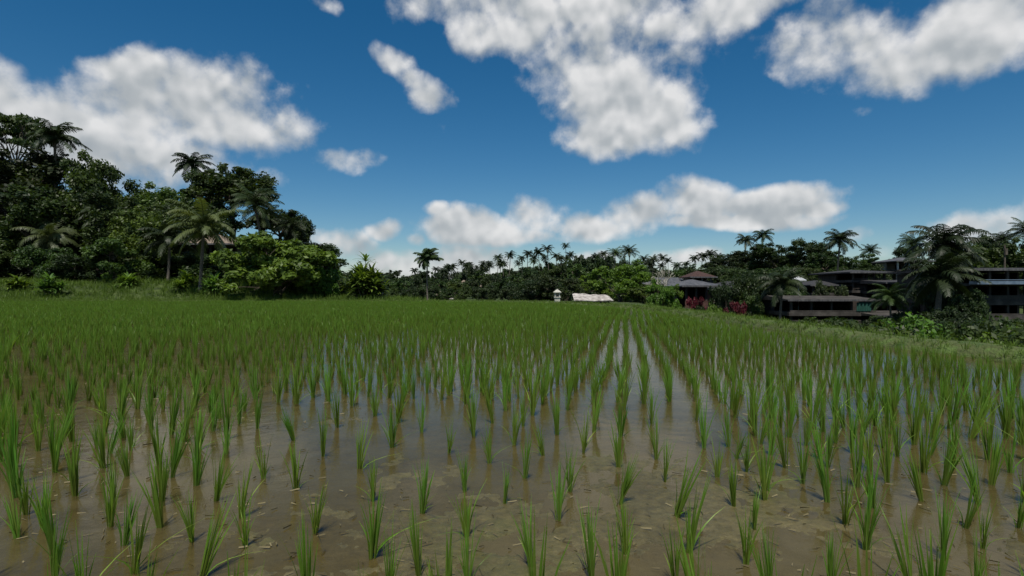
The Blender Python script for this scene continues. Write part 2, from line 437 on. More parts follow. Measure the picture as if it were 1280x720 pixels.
rp = pts[mask_rest]; rd = d[mask_rest]
z = np.minimum(mudz(rp[:, 0], rp[:, 1]), 0)-.008
rp = np.column_stack([rp, z])
vig = (.85+.4*fbm(rp[:, 0]*.3, rp[:, 1]*.3, 3, 51))*np.clip(.35+.3*edist(rp[:, 0], rp[:, 1]), .45, 1)
mid = [blades(int(rng.integers(13, 19)), .275, .15, .0105, 3, .016, .5, hv=.4) for _ in range(10)]
far = [blades(int(rng.integers(9, 13)), .25, .25, .020, 2, .03, .5) for _ in range(10)]
sM = rd < 13
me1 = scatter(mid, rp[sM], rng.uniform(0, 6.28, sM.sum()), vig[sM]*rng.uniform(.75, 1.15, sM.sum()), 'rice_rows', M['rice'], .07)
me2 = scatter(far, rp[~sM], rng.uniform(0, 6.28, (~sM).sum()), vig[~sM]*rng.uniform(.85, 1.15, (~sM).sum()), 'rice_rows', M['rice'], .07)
import bmesh
def join_meshes(a, b, name, mat):
    def arr(me):
        v = np.empty(len(me.vertices)*3, np.float32); me.vertices.foreach_get('co', v)
        q = np.empty(len(me.loops), np.int32); me.loops.foreach_get('vertex_index', q)
        t = np.empty(len(me.vertices), np.float32); me.attributes['tint'].data.foreach_get('value', t)
        return v.reshape(-1, 3), q.reshape(-1, 4), t
    v1, q1, t1 = arr(a); v2, q2, t2 = arr(b)
    return np_mesh(name, np.concatenate([v1, v2]), np.concatenate([q1, q2+len(v1)]), mat, tint=np.concatenate([t1, t2]))
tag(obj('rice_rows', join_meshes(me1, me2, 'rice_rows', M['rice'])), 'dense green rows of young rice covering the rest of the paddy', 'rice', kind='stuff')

# floating straw, leaf bits and mud crumbs
n = 3200
a = rng.uniform(-.9, .9, n); dd = np.exp(rng.uniform(np.log(1.7), np.log(26), n))
bxy = np.stack([a*dd, dd], -1)
dens = fbm(bxy[:, 0]*.5, bxy[:, 1]*.5, 3, 61)+.25*np.exp(-(((bxy[:, 0]+8)/6)**2+((bxy[:, 1]-9)/5)**2))
bxy = bxy[(dens > .50) & inside(bxy[:, 0], bxy[:, 1])]
n = len(bxy); ln = rng.uniform(.003, .022, n)*(1+np.hypot(*bxy.T)*.06); w = rng.uniform(.0006, .0018, n)*(1+np.hypot(*bxy.T)*.12); ro = rng.uniform(0, 6.28, n)
zb = np.maximum(mudz(bxy[:, 0], bxy[:, 1]), 0)+.003
u = np.stack([np.cos(ro), np.sin(ro)], -1); vv = np.stack([-np.sin(ro), np.cos(ro)], -1)
c = []
for sx, sy, dz in ((-1,-1,0),(1,-1,.002),(1,1,.006),(-1,1,.004)):
    c.append(np.column_stack([bxy+u*ln[:, None]*sx+vv*w[:, None]*sy, zb+dz*rng.uniform(.3, 1.5, n)]))
V = np.stack(c, 1).reshape(-1, 3); Q = np.arange(n*4).reshape(-1, 4)
M['straw'] = leaf_mat('dead_straw', (.06,.05,.02), (.20,.175,.09), .8, .1, objvar=0)
tag(obj('straw_litter', np_mesh('straw_litter', V, Q, M['straw'], tint=np.repeat(rng.uniform(0, 1, n)**1.5, 4))), 'bits of dead straw floating on the muddy water', 'litter', kind='stuff')

# bank grass and slope grass
tuft = [blades(int(rng.integers(7, 11)), .13, .7, .012, 2, .05, .6, hv=.5) for _ in range(8)]
s = (ring[:, 1] > 1)
rg_ = ring[s]; ng = nor[s]
rep = 16; off = rng.uniform(-.30, .38, (len(rg_), rep)); al = rng.uniform(-.15, .15, (len(rg_), rep))
tt_ = tan[s]
gp = (rg_[:, None]+ng[:, None]*off[..., None]+tt_[:, None]*al[..., None]).reshape(-1, 2)
offf = off.ravel()
gz = np.interp(offf, [p[0] for p in prof], [p[1] for p in prof])-.01
gp = np.column_stack([gp, gz])
far_s = np.hypot(gp[:, 0], gp[:, 1])
sc = rng.uniform(.5, 1.1, len(gp))*(1+.012*far_s)*np.where(np.abs(offf-.1) < .14, .55, 1)
gm1 = scatter(tuft, gp, rng.uniform(0, 6.28, len(gp)), sc, 'grass', M['grass'], .1)
n = 9000
gx_ = rng.uniform(-62, -8, n); gy_ = rng.uniform(47, 62, n)
gz_ = H(gx_, gy_)
wt = [blades(int(rng.integers(7, 11)), .55, .5, .05, 2, .18, .6, hv=.5) for _ in range(6)]
ok = edist(gx_, gy_) > .7
ok &= ~inside(gx_, gy_)
gq = np.column_stack([gx_, gy_, gz_])[ok]
gm2 = scatter(wt, gq, rng.uniform(0, 6.28, len(gq)), rng.uniform(.4, 1.2, len(gq))*(.6+.7*fbm(gq[:, 0]*.3, gq[:, 1]*.3, 3, 5)), 'grass', M['grass'], .1)
n = 5000
gx_ = rng.uniform(9.6, 26, n); gy_ = rng.uniform(3, 42, n)
gq = np.column_stack([gx_, gy_, H(gx_, gy_)])
gm3 = scatter(wt, gq, rng.uniform(0, 6.28, len(gq)), rng.uniform(.3, .7, len(gq)), 'grass', M['grass'], .1)
gm = join_meshes(join_meshes(gm1, gm2, 'grass', M['grass']), gm3, 'grass', M['grass'])
tag(obj('bank_grass', gm), 'short green grass on the field banks and slopes', 'grass', kind='stuff')

# ------------------------------------------------------------------ trees
def leaf_cloud(centers, rad, per, size, rg, flat=.7, aspect=.5, up=.5):
    """leaves round cluster centres: diamond quads"""
    n = len(centers)*per
    c = np.repeat(centers, per, 0); r = np.repeat(rad, per)
    dv = rg.normal(0, 1, (n, 3)); dv /= np.linalg.norm(dv, axis=1)[:, None]
    rr = rg.uniform(0, 1, n)**.45
    p = c+dv*(rr*r)[:, None]*np.array([1, 1, flat])
    nrm = dv*.7+rg.normal(0, .6, (n, 3))+np.array([0, 0, up]); nrm /= np.linalg.norm(nrm, axis=1)[:, None]
    t = np.cross(nrm, rg.normal(0, 1, (n, 3))); t /= np.linalg.norm(t, axis=1)[:, None]+1e-9
    b = np.cross(nrm, t)
    s = size*rg.uniform(.6, 1.3, n)[:, None]
    V = np.stack([p-t*s, p+b*s*aspect, p+t*s, p-b*s*aspect-nrm*s*.15], 1).reshape(-1, 3)
    ct = np.repeat(rg.uniform(.15, .8, len(centers)), per)
    ti = np.clip(ct+rg.normal(0, .16, n), 0, 1)
    return V, np.arange(n*4).reshape(-1, 4), np.repeat(ti, 4)

def make_tree(seed, z0=1.2, z1=10., rx=4.2, ncl=120, per=130, size=.2, mat='leafA', clr=(.55, 1.15), flat=.8, umbrella=False, bark='bark', trunk_r=.28, stems=1, power=1):
    rg = np.random.default_rng(seed)
    # crown made of sub-domes: uneven outline
    lobes = []
    nl = int(rg.integers(9, 13))
    for _ in range(nl):
        a = rg.uniform(0, 6.28); hz = .12+.72*(_+rg.uniform(0, 1))/nl; q = rg.uniform(.55, .8)*rx*math.sqrt(max(.05, 1-((hz-.4)/.65)**2)); hz = hz if not umbrella else rg.uniform(.25, .85); q = q if not umbrella else rg.uniform(.3, .75)*rx
        lobes.append((math.cos(a)*q, math.sin(a)*q, z0+(z1-z0)*hz, rx*rg.uniform(.3, .52), (z1-z0)*rg.uniform(.18, .3)))
    lobes.append((0, 0, z0+(z1-z0)*.55, rx*.6, (z1-z0)*.4))
    cs = []
    for _ in range(ncl):
        l = lobes[int(rg.integers(0, len(lobes)))]
        v = rg.normal(0, 1, 3); v /= np.linalg.norm(v)
        if v[2] < -.35: v[2] = -v[2]
        q = rg.uniform(.65, 1.02) if rg.uniform() < .85 else rg.uniform(1.02, 1.3)
        if umbrella: v[2] = abs(v[2])*.6
        cs.append((l[0]+v[0]*l[3]*q, l[1]+v[1]*l[3]*q, l[2]+v[2]*l[4]*q))
    cs = np.array(cs); top = cs[:, 2].max(); cs[:, 2] = np.maximum(cs[:, 2], z0*.8+.15)
    rad = rg.uniform(*clr, ncl)*rx/4.2
    crown = leaf_cloud(cs, rad, per, size, rg, flat)
    v = crown[0]; zmax = np.percentile(v[:, 2], 99.7); 
    parts = []
    fork = z0+.12*(z1-z0)
    for st in range(stems):
        ox, oy = (0, 0) if stems == 1 else (rg.uniform(-.4, .4), rg.uniform(-.4, .4))
        path = [(ox, oy, -.4)]
        for t in (.25, .5, .75, 1): path.append((ox+rg.normal(0, .12), oy+rg.normal(0, .12), fork*t))
        parts.append(tube(path, np.linspace(trunk_r*1.15, trunk_r*.7, 5)/math.sqrt(stems), 8))
        last = np.array(path[-1])
        for l in lobes[st::stems]:
            e = np.array(l[:3]); e[2] -= l[4]*.2
            mdp = last*.5+e*.5+rg.normal(0, .25, 3); mdp[2] += .2
            parts.append(tube([last-(0, 0, .15), last*.75+mdp*.25+rg.normal(0, .08, 3), mdp, e], [trunk_r*.6, trunk_r*.42, trunk_r*.28, trunk_r*.12], 6))
            sub = cs[rg.integers(0, ncl, 5)]
            dd_ = np.linalg.norm(cs-e, axis=1); near_ = cs[np.argsort(dd_)[:6]]
            for s_ in near_:
                parts.append(tube([mdp*.4+e*.6, (e+s_)/2+rg.normal(0, .12, 3), s_], [trunk_r*.18, trunk_r*.11, trunk_r*.04], 4))
    tv, tq, tt = merge(parts)
    tm = np_mesh('trunk', tv, tq, M[bark], smooth=True)
    cm = np_mesh('crown', crown[0], crown[1], M[mat], tint=crown[2])
    half = np.percentile(np.hypot(v[:, 0], v[:, 1]), 96)
    return dict(trunk=tm, crown=cm, h=float(zmax), r=float(half))

def frond(L, elev, az, rg, nl=22, ll=.6, w=.05, droop=1.2, segs=9, tiprise=0):
    t = np.linspace(0, 1, segs+1)
    e = elev-droop*t**1.3
    ds = L/segs
    x = np.concatenate([[0], np.cumsum(np.cos(e[:-1])*ds)]); z_ = np.concatenate([[0], np.cumsum(np.sin(e[:-1])*ds)])
    ca, sa = math.cos(az), math.sin(az)
    path = np.column_stack([x*ca, x*sa, z_])
    rv, rq = tube(path, np.linspace(.035, .008, segs+1)*L/2.6, 4)
    s = np.linspace(.12, 1, nl)
    px = np.interp(s, t, x); pz = np.interp(s, t, z_); pe = np.interp(s, t, e)
    V = []
    side = np.array([-sa, ca, 0])
    tw = rg.normal(0, .15)
    for sgn in (-1, 1):
        for k in range(nl):
            base = np.array([px[k]*ca, px[k]*sa, pz[k]])
            fw = np.array([math.cos(pe[k])*ca, math.cos(pe[k])*sa, math.sin(pe[k])])
            l_ = ll*math.sin(math.pi*min(.98, .12+.8*s[k]))**.7*rg.uniform(.8, 1.1)
            dr = np.array([0, 0, -1.])
            d1 = side*sgn*.85+fw*(.35+.4*s[k])+dr*(.15+.1*rg.normal()+tw*sgn); d1 /= np.linalg.norm(d1)
            d2 = d1*.7+dr*rg.uniform(.45, .8); d2 /= np.linalg.norm(d2)
            m_ = base+d1*l_*.55; e_ = m_+d2*l_*.5
            ww = fw*w
            V.append((base-ww*.5, base+ww*.5, m_+ww*.55, m_-ww*.55)); V.append((m_-ww*.55, m_+ww*.55, e_+ww*.1, e_-ww*.1))
    V = np.array(V).reshape(-1, 3); Q = np.arange(len(V)).reshape(-1, 4)
    t0 = rg.uniform(.15, .85)
    return merge([(rv, rq, np.full(len(rv), .8)), (V, Q, np.clip(t0+rg.normal(0, .08, len(V)), 0, 1))])

def make_palm(seed, nf=26, L=2.7, nl=26, ll=.66, w=.065, mat='palm', h=10, lean=.6, tr=.13, droop=(1.0, 1.7), elev=(-.5, 1.35), bark='palmbark'):
    rg = np.random.default_rng(seed); parts = []
    for k in range(nf):
        f = (k+.5)/nf
        el = elev[0]+(elev[1]-elev[0])*f**.8
        parts.append(frond(L*rg.uniform(.85, 1.08), el, k*2.399+rg.normal(0, .15), rg, nl, ll, w, rg.uniform(*droop)*(1 if el > 0 else .55)))
    # heart and nuts
    v, q = tube([(0,0,-.5),(0,0,-.1),(0,0,.35),(0,0,.9)], [tr*.9, tr*1.5, tr*.8, .02], 7); parts.append((v, q, np.full(len(v), .75)))
    v, q, t = merge(parts)
    cm = np_mesh('crown', v, q, M[mat], tint=t)
    z = np.linspace(-.4, h, 12); f = np.clip(z/h, 0, 1)
    path = np.column_stack([lean*f**1.6, .15*np.sin(f*4), z])
    rad = tr*(1.05-.25*f); rad[0] *= 1.5; rad[1] *= 1.2
    tv, tq = tube(path, rad, 9)
    tm = np_mesh('trunk', tv, tq, M[bark], smooth=True)
    return dict(trunk=tm, crown=cm, h=h, top=(float(path[-1, 0]), float(path[-1, 1])), r=L*.9)

T = {
 'broadA': make_tree(11, mat='leafA'), 'broadB': make_tree(12, mat='leafB', ncl=130), 'broadC': make_tree(13, mat='leafdark', ncl=125),
 'broadD': make_tree(14, mat='leafA', z0=.8, ncl=130, size=.17, per=160),
 'bushA': make_tree(21, z0=.1, z1=5.2, rx=3.4, ncl=80, per=170, size=.15, mat='leafA', stems=3, trunk_r=.16),
 'bushB': make_tree(22, z0=.1, z1=4.6, rx=3.2, ncl=70, per=170, size=.15, mat='leafdark', stems=3, trunk_r=.16),
 'bushC': make_tree(23, z0=.1, z1=4.8, rx=3.0, ncl=70, per=170, size=.17, mat='leafB', stems=3, trunk_r=.14),
 'roundbush': make_tree(24, z0=.1, z1=5.2, rx=3.9, ncl=150, per=150, size=.22, mat='leafmid', stems=3, trunk_r=.16, clr=(.5, .9)),
 'bright': make_tree(25, z0=.4, z1=5.6, rx=3.9, ncl=95, per=170, size=.16, mat='leafbright', stems=2, trunk_r=.18, clr=(.4, .8)),
 'red': make_tree(26, z0=.3, z1=2.3, rx=1.3, ncl=30, per=110, size=.11, mat='leafred', stems=2, trunk_r=.06, clr=(.7, 1.2)),
 'high': make_tree(15, z0=5.6, z1=10, rx=3.6, ncl=90, mat='leafA', size=.19),
 'feather': make_tree(27, z0=5.5, z1=10, rx=4.8, ncl=60, per=120, size=.16, mat='leafA', clr=(.5, .95), flat=.28, umbrella=True, trunk_r=.2),
 'shrub': make_tree(28, z0=.2, z1=2.3, rx=1.7, ncl=45, per=120, size=.1, mat='leafbright', stems=3, trunk_r=.05, clr=(.8, 1.4)),
 'shrubB': make_tree(29, z0=.2, z1=2.3, rx=1.9, ncl=45, per=120, size=.11, mat='leafB', stems=3, trunk_r=.05, clr=(.8, 1.4)),
 'farA': make_tree(31, mat='leafdark', ncl=80, per=55, size=.36), 'farB': make_tree(32, mat='leafA', ncl=80, per=55, size=.34),
 'farbush': make_tree(33, z0=.3, z1=7, rx=4.6, ncl=70, per=60, size=.34, mat='leafdark', stems=2),
}
PL = {
 'palmA': make_palm(41), 'palmB': make_palm(42, lean=-.9, nf=28), 'palmC': make_palm(43, lean=.2, nf=24, droop=(1.3, 2.0), mat='palmdark', w=.08),
 'palmpale': make_palm(44, lean=.3, nf=22, L=3.2, ll=.75, w=.10, mat='palmpale', droop=(1.2, 1.9), elev=(-.7, 1.2)),
 'palmfar': make_palm(45, nf=18, nl=11, ll=.72, w=.2, lean=.5, mat='palmdark'), 'palmfarB': make_palm(46, nf=17, nl=11, ll=.72, w=.2, lean=-.8, mat='palmdark'),
 'areca': make_palm(47, nf=20, L=1.75, nl=20, ll=.55, w=.12, lean=-.1, tr=.085, droop=(1.1, 1.9), elev=(-.15, 1.45), h=5),
}
used_mesh = {}
def pair(root, tm, cm, tloc=(0,0,0), ts=(1,1,1), cloc=(0,0,0), cs=(1,1,1), crot=0):
    t = bpy.data.objects.new('trunk', tm); link(t, root); t.location = tloc; t.scale = ts
    c = bpy.data.objects.new('crown', cm); link(c, root); c.location = cloc; c.scale = cs; c.rotation_euler = (0, 0, crot); return c

def tree(kind, px, py, dep, wpx, label, group=None, name=None, cat='tree', hmin=.8):
    p = T[kind]; top = P(px, py, dep); x, y = top.x, dep; hz = Hp(x, y)-.05
    h = max(hmin, top.z-hz); w = wpx/F*dep/2/p['r']; sz = h/p['h']
    w = min(max(w, sz*.45), sz*2.2)
    r = empty(name or ('shrub' if kind in ('shrub', 'shrubB', 'red') else 'bush' if 'bush' in kind else 'broadleaf_tree'), (x, y, hz), rnd.uniform(0, 6.28), (w, w, sz))
    pair(r, p['trunk'], p['crown'])
    return tag(r, label, cat, group)

def palm(kind, px, py, dep, wpx, label, group=None, name='coconut_palm'):
    """px,py: centre of the crown; wpx: crown width"""
    p = PL[kind]; c = P(px, py, dep); s = wpx/F*dep/2/p['r']
    rz = rnd.uniform(-.6, .6)
    tx, ty = p['top']
    k = s
    dx = (tx*math.cos(rz)-ty*math.sin(rz))*k; dy = (tx*math.sin(rz)+ty*math.cos(rz))*k
    x, y = c.x-dx, dep-dy; hz = Hp(x, y)-.05
    h = max(1.2, c.z-hz)
    r = empty(name, (x, y, hz), rz)
    cr_ = pair(r, p['trunk'], p['crown'], ts=(k, k, h/p['h']), cloc=(tx*k, ty*k, h), cs=(s, s, s), crot=rnd.uniform(0, 6.28))
    cr_.rotation_euler = (rnd.gauss(0, .13), rnd.gauss(0, .13), rnd.uniform(0, 6.28))
    return tag(r, label, 'palm tree', group)

# --- left wooded slope
for a in [
 ('feather',18,146,86,110,'tall airy tree with layered open foliage, highest at the far left'),
 ('broadC',5,185,72,150,'dark broad tree filling the left edge of the photo below the airy tree'),
 ('broadA',88,196,76,120,'dark green tree below the leftmost tall palm'),
 ('broadB',125,196,70,90,'rounded tree right of the leftmost palm with a clear crown against cloud'),
 ('broadC',-70,175,72,170,'very dark tree at the left border partly out of frame'),
 ('broadD',165,243,66,100,'lower mid green tree in the dip of the left skyline'),
 ('broadB',208,232,76,90,'mid green tree just left of the second skyline palm'),
 ('broadA',262,206,88,62,'small light topped tree close right of the second skyline palm'),
 ('high',290,212,82,104,'high rounded tree on the right shoulder of the left wood'),
 ('high',348,262,78,74,'dark tree on the falling right shoulder behind the slanting palm'),
 ('broadA',372,282,74,60,'lower tree stepping down on the right end of the left wood'),
 ('bushC',150,300,57,78,'light green shrubby tree at the foot of the left wood, in front of dark shade'),
 ('broadB',190,262,62,90,'leafy tree in the middle of the left wood behind pale fronds'),
 ('broadC',235,255,70,100,'dark tree behind the brown roofed hut on the slope'),
 ('broadA',60,240,66,120,'wide dark tree low in the left wood'),
]: tree(*a[:5], a[5])
fill = 'dark undergrowth tree filling the shaded foot of the left wood'
for px in range(-120, 400, 30):
    tree(rnd.choice(['bushA','bushB','bushB']), px+rnd.uniform(-8, 8), rnd.uniform(298, 330) if px < 300 else rnd.uniform(310, 330), rnd.uniform(58, 63), rnd.uniform(60, 85), fill, 'undergrowth trees at the foot of the left wood')
for px in range(-120, 390, 42):
    tree(rnd.choice(['broadC','broadA','bushB']), px+rnd.uniform(-8, 8), rnd.uniform(225, 262) if px < 270 else rnd.uniform(296, 312), rnd.uniform(74, 84), rnd.uniform(80, 110), 'dark tree in the thick of the left wood', 'trees in the thick of the left wood')
for a in [
 ('palmC',68,172,74,66,'leftmost coconut palm standing above the wood against white cloud'),
 ('palmC',240,206,92,50,'lone coconut palm rising above the left wood near its highest rounded tree'),
 ('palmB',318,256,68,66,'leaning coconut palm with a bare trunk at the right shoulder of the left wood'),
 ('palmA',330,270,76,50,'coconut palm close behind the leaning one on the right shoulder'),
 ('palmpale',255,283,52,92,'big coconut palm with pale sunlit fronds in front of the wood'),
 ('palmC',212,300,57,66,'palm with hanging fronds beside the brown roofed hut'),
 ('palmB',362,284,72,44,'small palm on the low right end of the left wood'),
 ('palmC',400,318,62,40,'short palm peeking from behind the round bush'),
 ('palmpale',62,296,62,70,'half hidden palm with greyish fronds deep in the left wood'),
 ('palmC',125,270,66,56,'half hidden palm between dark trees in the left wood'),
]: palm(*a[:5], a[5])
tree('roundbush',350,297,51,132,'large round bright green bush standing alone at the far edge of the paddy',name='bush',cat='bush')
tree('roundbush',400,330,53,50,'smaller green bush leaning on the right side of the large round bush',name='bush',cat='bush')
tree('shrubB',432,348,56,34,'little tree right of the round bush with a pale slanting stem',name='bush',cat='bush')
# --- strap leaved plants
def strap_plant(loc, h, w, nstem, label, mat='strap', topmat=None, name='strap_leaved_plant', seed=1, leafL=.9, cat='plant', lw=.11):
    rg = np.random.default_rng(seed)
    root = empty(name, loc)
    sp_, lp, lt = [], [], []
    for s_ in range(nstem):
        a = rg.uniform(0, 6.28); q = (w/2*.8)*math.sqrt(rg.uniform(0, 1)) if s_ else 0
        hh = h*(1 if s_ == 0 else rg.uniform(.35, .86)*(1-.4*q/(w/2)))
        top = np.array([math.cos(a)*q, math.sin(a)*q, hh])
        sp_.append(tube([(top[0]*.3, top[1]*.3, -.1), (top[0]*.7, top[1]*.7, hh*.5), top], [.05, .04, .025], 5))
        for lev in range(1 if s_ == 0 and topmat else 4):
            c = top*(1-.16*lev)
            nb = 16
            az = rg.uniform(0, 6.28, nb); el = rg.uniform(.15, 1.3, nb)
            for b in range(nb):
                L_ = leafL*rg.uniform(.7, 1.15); t = np.linspace(0, 1, 5)
                e = el[b]-1.0*t; x = np.concatenate([[0], np.cumsum(np.cos(e[:-1]))*L_/4]); z_ = np.concatenate([[0], np.cumsum(np.sin(e[:-1]))*L_/4])
                wd = lw*np.sin(np.pi*np.clip(t*.85+.1, 0, 1))*.5
                ca, sa = math.cos(az[b]), math.sin(az[b])
                A = np.column_stack([c[0]+x*ca-sa*wd, c[1]+x*sa+ca*wd, c[2]+z_]); B = np.column_stack([c[0]+x*ca+sa*wd, c[1]+x*sa-ca*wd, c[2]+z_])
                V = np.stack([A, B], 1).reshape(-1, 3); i_ = np.arange(4)*2
                (lt if s_ == 0 and topmat else lp).append((V, np.stack([i_, i_+1, i_+3, i_+2], -1), np.full(len(V), rg.uniform(.1, 1))))
    v, q, t = merge(sp_); obj('stem', np_mesh('stem', v, q, M['bark']), root)
    v, q, t = merge(lp); obj('foliage', np_mesh('foliage', v, q, M[mat], tint=t), root)
    if lt:
        v, q, t = merge(lt); tag(obj('leaf_rosette', np_mesh('leaf_rosette', v, q, M[topmat], tint=t), root), 'pale green leaf rosette on top')
    tag(root, label, cat)
    return root
pc = P(457, 324, 50); strap_plant((pc.x, 50, Hp(pc.x, 50)), pc.z-Hp(pc.x, 50)-.2, 3.9, 34, 'tall clump of strap leaved plants topped by one pale green rosette', topmat='straplight', leafL=1.25, seed=3, lw=.2)
palm('areca', 534, 324, 50, 37, 'lone slender areca palm with a thin pale trunk at the far edge of the field', name='areca_palm')
# banana-like plants along the left verge
for px, py, dep, w, lab in [(22,352,53,1.6,'low broad leaved plant on the grassy verge at the far left'),(62,350,51,2.2,'plant with two pale arching leaves on the left verge'),
      (232,344,53,2.4,'bushy broad leaved plant under the big pale palm'),(268,350,51,1.8,'small broad leaved plant left of the round bush'),(160,352,54,1.8,'low broad leaved plant in the middle of the left verge')]:
    p = P(px, py, dep); z = Hp(p.x, dep)
    strap_plant((p.x, dep, z), max(.8, p.z-z), w, 5, lab, mat='straplight' if px in (62, 268) else 'strap', name='broad_leaved_plant', seed=px, leafL=1.1, lw=.17)

# --- distant wood in the centre
cg = 'distant dark tree in the low wood across the middle of the horizon'
for dep0, y0, y1, stp, ks in ((75,357,362,24,['bushB','bushA']),(95,349,356,26,['farbush','farB']),(135,344,351,17,['farA','farB','farbush']),(185,337,347,15,['farA','farB']),(240,332,342,13,['farA','farB','farbush'])):
    for px in np.arange(418, 860, stp):
        px = px+rnd.uniform(-5, 5)
        lift = 14*math.exp(-((px-740)/70)**2)*(dep0 > 100) - 3*(px < 560)*(dep0 > 150)
        tree(rnd.choice(ks), px, rnd.uniform(y0, y1)-lift*(.5 if dep0 < 150 else 1), dep0*rnd.uniform(.93, 1.07), rnd.uniform(22, 38), cg, 'distant trees along the middle of the horizon')
dp = [(518,341,9),(577,331,10),(587,333,8),(558,337,9),(623,325,12),(638,322,13),(652,326,11),(660,320,12),(673,318,13),(684,314,14),(695,323,12),(701,326,10),(707,310,10),
      (713,322,12),(724,327,10),(733,330,10),(744,324,12),(754,321,12),(805,326,12),(817,327,12),(828,325,12),(835,329,10),(648,332,10),(630,333,10),(868,326,12)]
dp += [(rnd.uniform(540, 860), None, rnd.uniform(9, 13)) for _ in range(34)]
for k, (px, py, w) in enumerate(dp):
    if py is None: py = float(np.interp(px, [540,620,680,740,800,860], [341,331,324,326,331,331]))+rnd.uniform(-2, 6)
    palm(rnd.choice(['palmfar','palmfarB']), px, py-2.5, rnd.uniform(190, 240), w*1.3, 'tiny coconut palm crown standing above the distant wood', 'distant coconut palms above the middle wood')
palm('palmA', 769, 318, 140, 24, 'left one of two larger palms above the bright green tree')
palm('palmB', 786, 315, 135, 25, 'right and taller one of two larger palms above the bright green tree')
tree('farA',755,322,125,50,'dark tree crest directly behind the bright green tree')
tree('farB',725,326,120,40,'dark tree crest left of the two larger palms')
tree('bright',776,325,56,84,'bright yellow green spreading tree behind the low pale roofed shed')
tree('bright',738,345,66,60,'lower left wing of bright green foliage above the pale roofed shed')
tree('bushC',806,356,52,50,'shaded green bush right of the pale roofed shed')
tree('bright',836,357,50,38,'small yellow green tree in front of the grey roofed buildings')
tree('bushB',700,345,60,60,'dark bush behind the small pale shrine')
tree('bushB',668,352,62,60,'dark bush left of the small pale shrine')

# --- right slope
for k, (px, py, w, lab) in enumerate([(878,321,16,'leftmost of the three palms above the cafe roofs'),(888,319,17,'middle palm of three above the cafe roofs'),(899,322,15,'rightmost of the three palms above the cafe roofs')]):
    palm(['palmfar','palmfarB','palmfar'][k], px, py, 170, w*1.15, lab)
palm('palmC', 932, 301, 120, 27, 'left one of a pair of dark palms above the big dark tree')
palm('palmC', 954, 295, 118, 28, 'right and higher one of a pair of dark palms above the big dark tree')
palm('palmC', 1050, 301, 82, 46, 'dense crowned palm right of the dark tree crests')
palm('palmA', 1088, 314, 100, 24, 'small palm between the dense palm and the hillside house')
palm('palmB', 1140, 305, 80, 36, 'palm beside the hillside house')
palm('palmC', 1180, 308, 44, 96, 'large dark coconut palm in front of the buildings at right')
palm('palmA', 1196, 322, 50, 70, 'palm close behind the large dark palm at right')
palm('palmB', 1255, 300, 85, 34, 'palm on the right hand hilltop')
palm('palmA', 1284, 290, 80, 44, 'palm on the right hand hilltop cut by the photo edge')
for a in [
 ('broadC',912,318,112,60,'dark tree at the left end of the right hand skyline'),
 ('broadC',945,309,108,66,'dark tree under the pair of dark palms'),
 ('broadA',972,305,100,70,'biggest dark tree crest right of the pair of palms'),
 ('broadC',1012,300,96,56,'narrow dark tree crest between the pair of palms and the dense palm'),
 ('broadA',1032,314,92,56,'dark tree left below the dense palm'),
 ('broadA',1072,318,90,50,'green tree right below the dense palm'),
 ('broadB',1112,324,100,44,'sunlit tree left of the hillside house'),
 ('broadD',1132,306,94,44,'tree directly above the hillside house'),
 ('broadB',1212,302,84,64,'green hilltop tree right of the large dark palm'),
 ('broadD',1240,296,88,60,'round green hilltop tree near the right edge'),
 ('broadB',1278,300,80,64,'green hilltop tree at the right edge of the photo'),
 ('broadC',1330,290,80,80,'dark hilltop tree beyond the right edge'),
 ('bushB',960,342,58,66,'dark bushy tree between the two cafe groups'),
 ('bushA',985,352,60,50,'dark bush left of the long terrace cafe'),
 ('bushC',936,368,50,40,'dark green bush in front of the cafe with brick railing'),
 ('bushB',1160,352,48,70,'dark bush left under the large dark palm'),
 ('bushA',1195,362,46,56,'dark bush right under the large dark palm'),
 ('bushB',1180,385,40,80,'lowest dark bush at the foot of the large dark palm'),
]: tree(*a[:5], a[5])
for px in range(845, 1340, 15):
    py = np.interp(px, [850,900,950,1010,1060,1100,1150,1200,1280,1340], [336,330,322,322,326,330,340,318,316,314])
    tree(rnd.choice(['farA','farB','farbush']), px+rnd.uniform(-6, 6), py+rnd.uniform(-3, 5), rnd.uniform(100, 118), rnd.uniform(40, 54), 'tree in the dark belt behind the right hand buildings', 'trees behind the right hand buildings')
for px in list(range(846, 1110, 20))+[1180, 1195, 1210, 1240, 1270, 1300]:
    if 1105 < px < 1150: continue
    tree(rnd.choice(['bushB','bushA']), px+rnd.uniform(-6, 6), rnd.uniform(331, 341), rnd.uniform(80, 92), rnd.uniform(44, 60), 'dark bush crowding behind the right hand roofs', 'bushes behind the right hand roofs')
tree('red',918,378,44,26,'crimson leaved shrub beside the cafe near the field corner')
tree('red',870,372,52,16,'small dark red shrub by the brick railing')
tree('shrub',898,382,46,14,'small yellow flowering shrub left of the crimson one')
# scrub below the right bank
k = 0
for dep, ztop in ((14, -.9), (17, -.75), (20.5, -.45), (25, -.45), (31, -.9), (38, -1.1)):
    for px in range(int(640+F*(13.2 if dep < 29 else 13)/dep), 1420, int(1700/dep*.55)):
        tree(rnd.choice(['shrub','shrubB','shrubB']) if dep < 29 else rnd.choice(['bushB','shrubB','bushA']), px+rnd.uniform(-9, 9), HZ+F*(CAMZ-ztop+rnd.uniform(-.3, .35))/dep, dep*rnd.uniform(.95, 1.06), rnd.uniform(2.8, 4.2)*F/dep,
             'green leafy shrub on the slope below the right bank' if dep < 29 else 'low dark bush in the hollow before the cafes', 'scrub below the right bank' if dep < 29 else 'bushes in the hollow before the cafes')

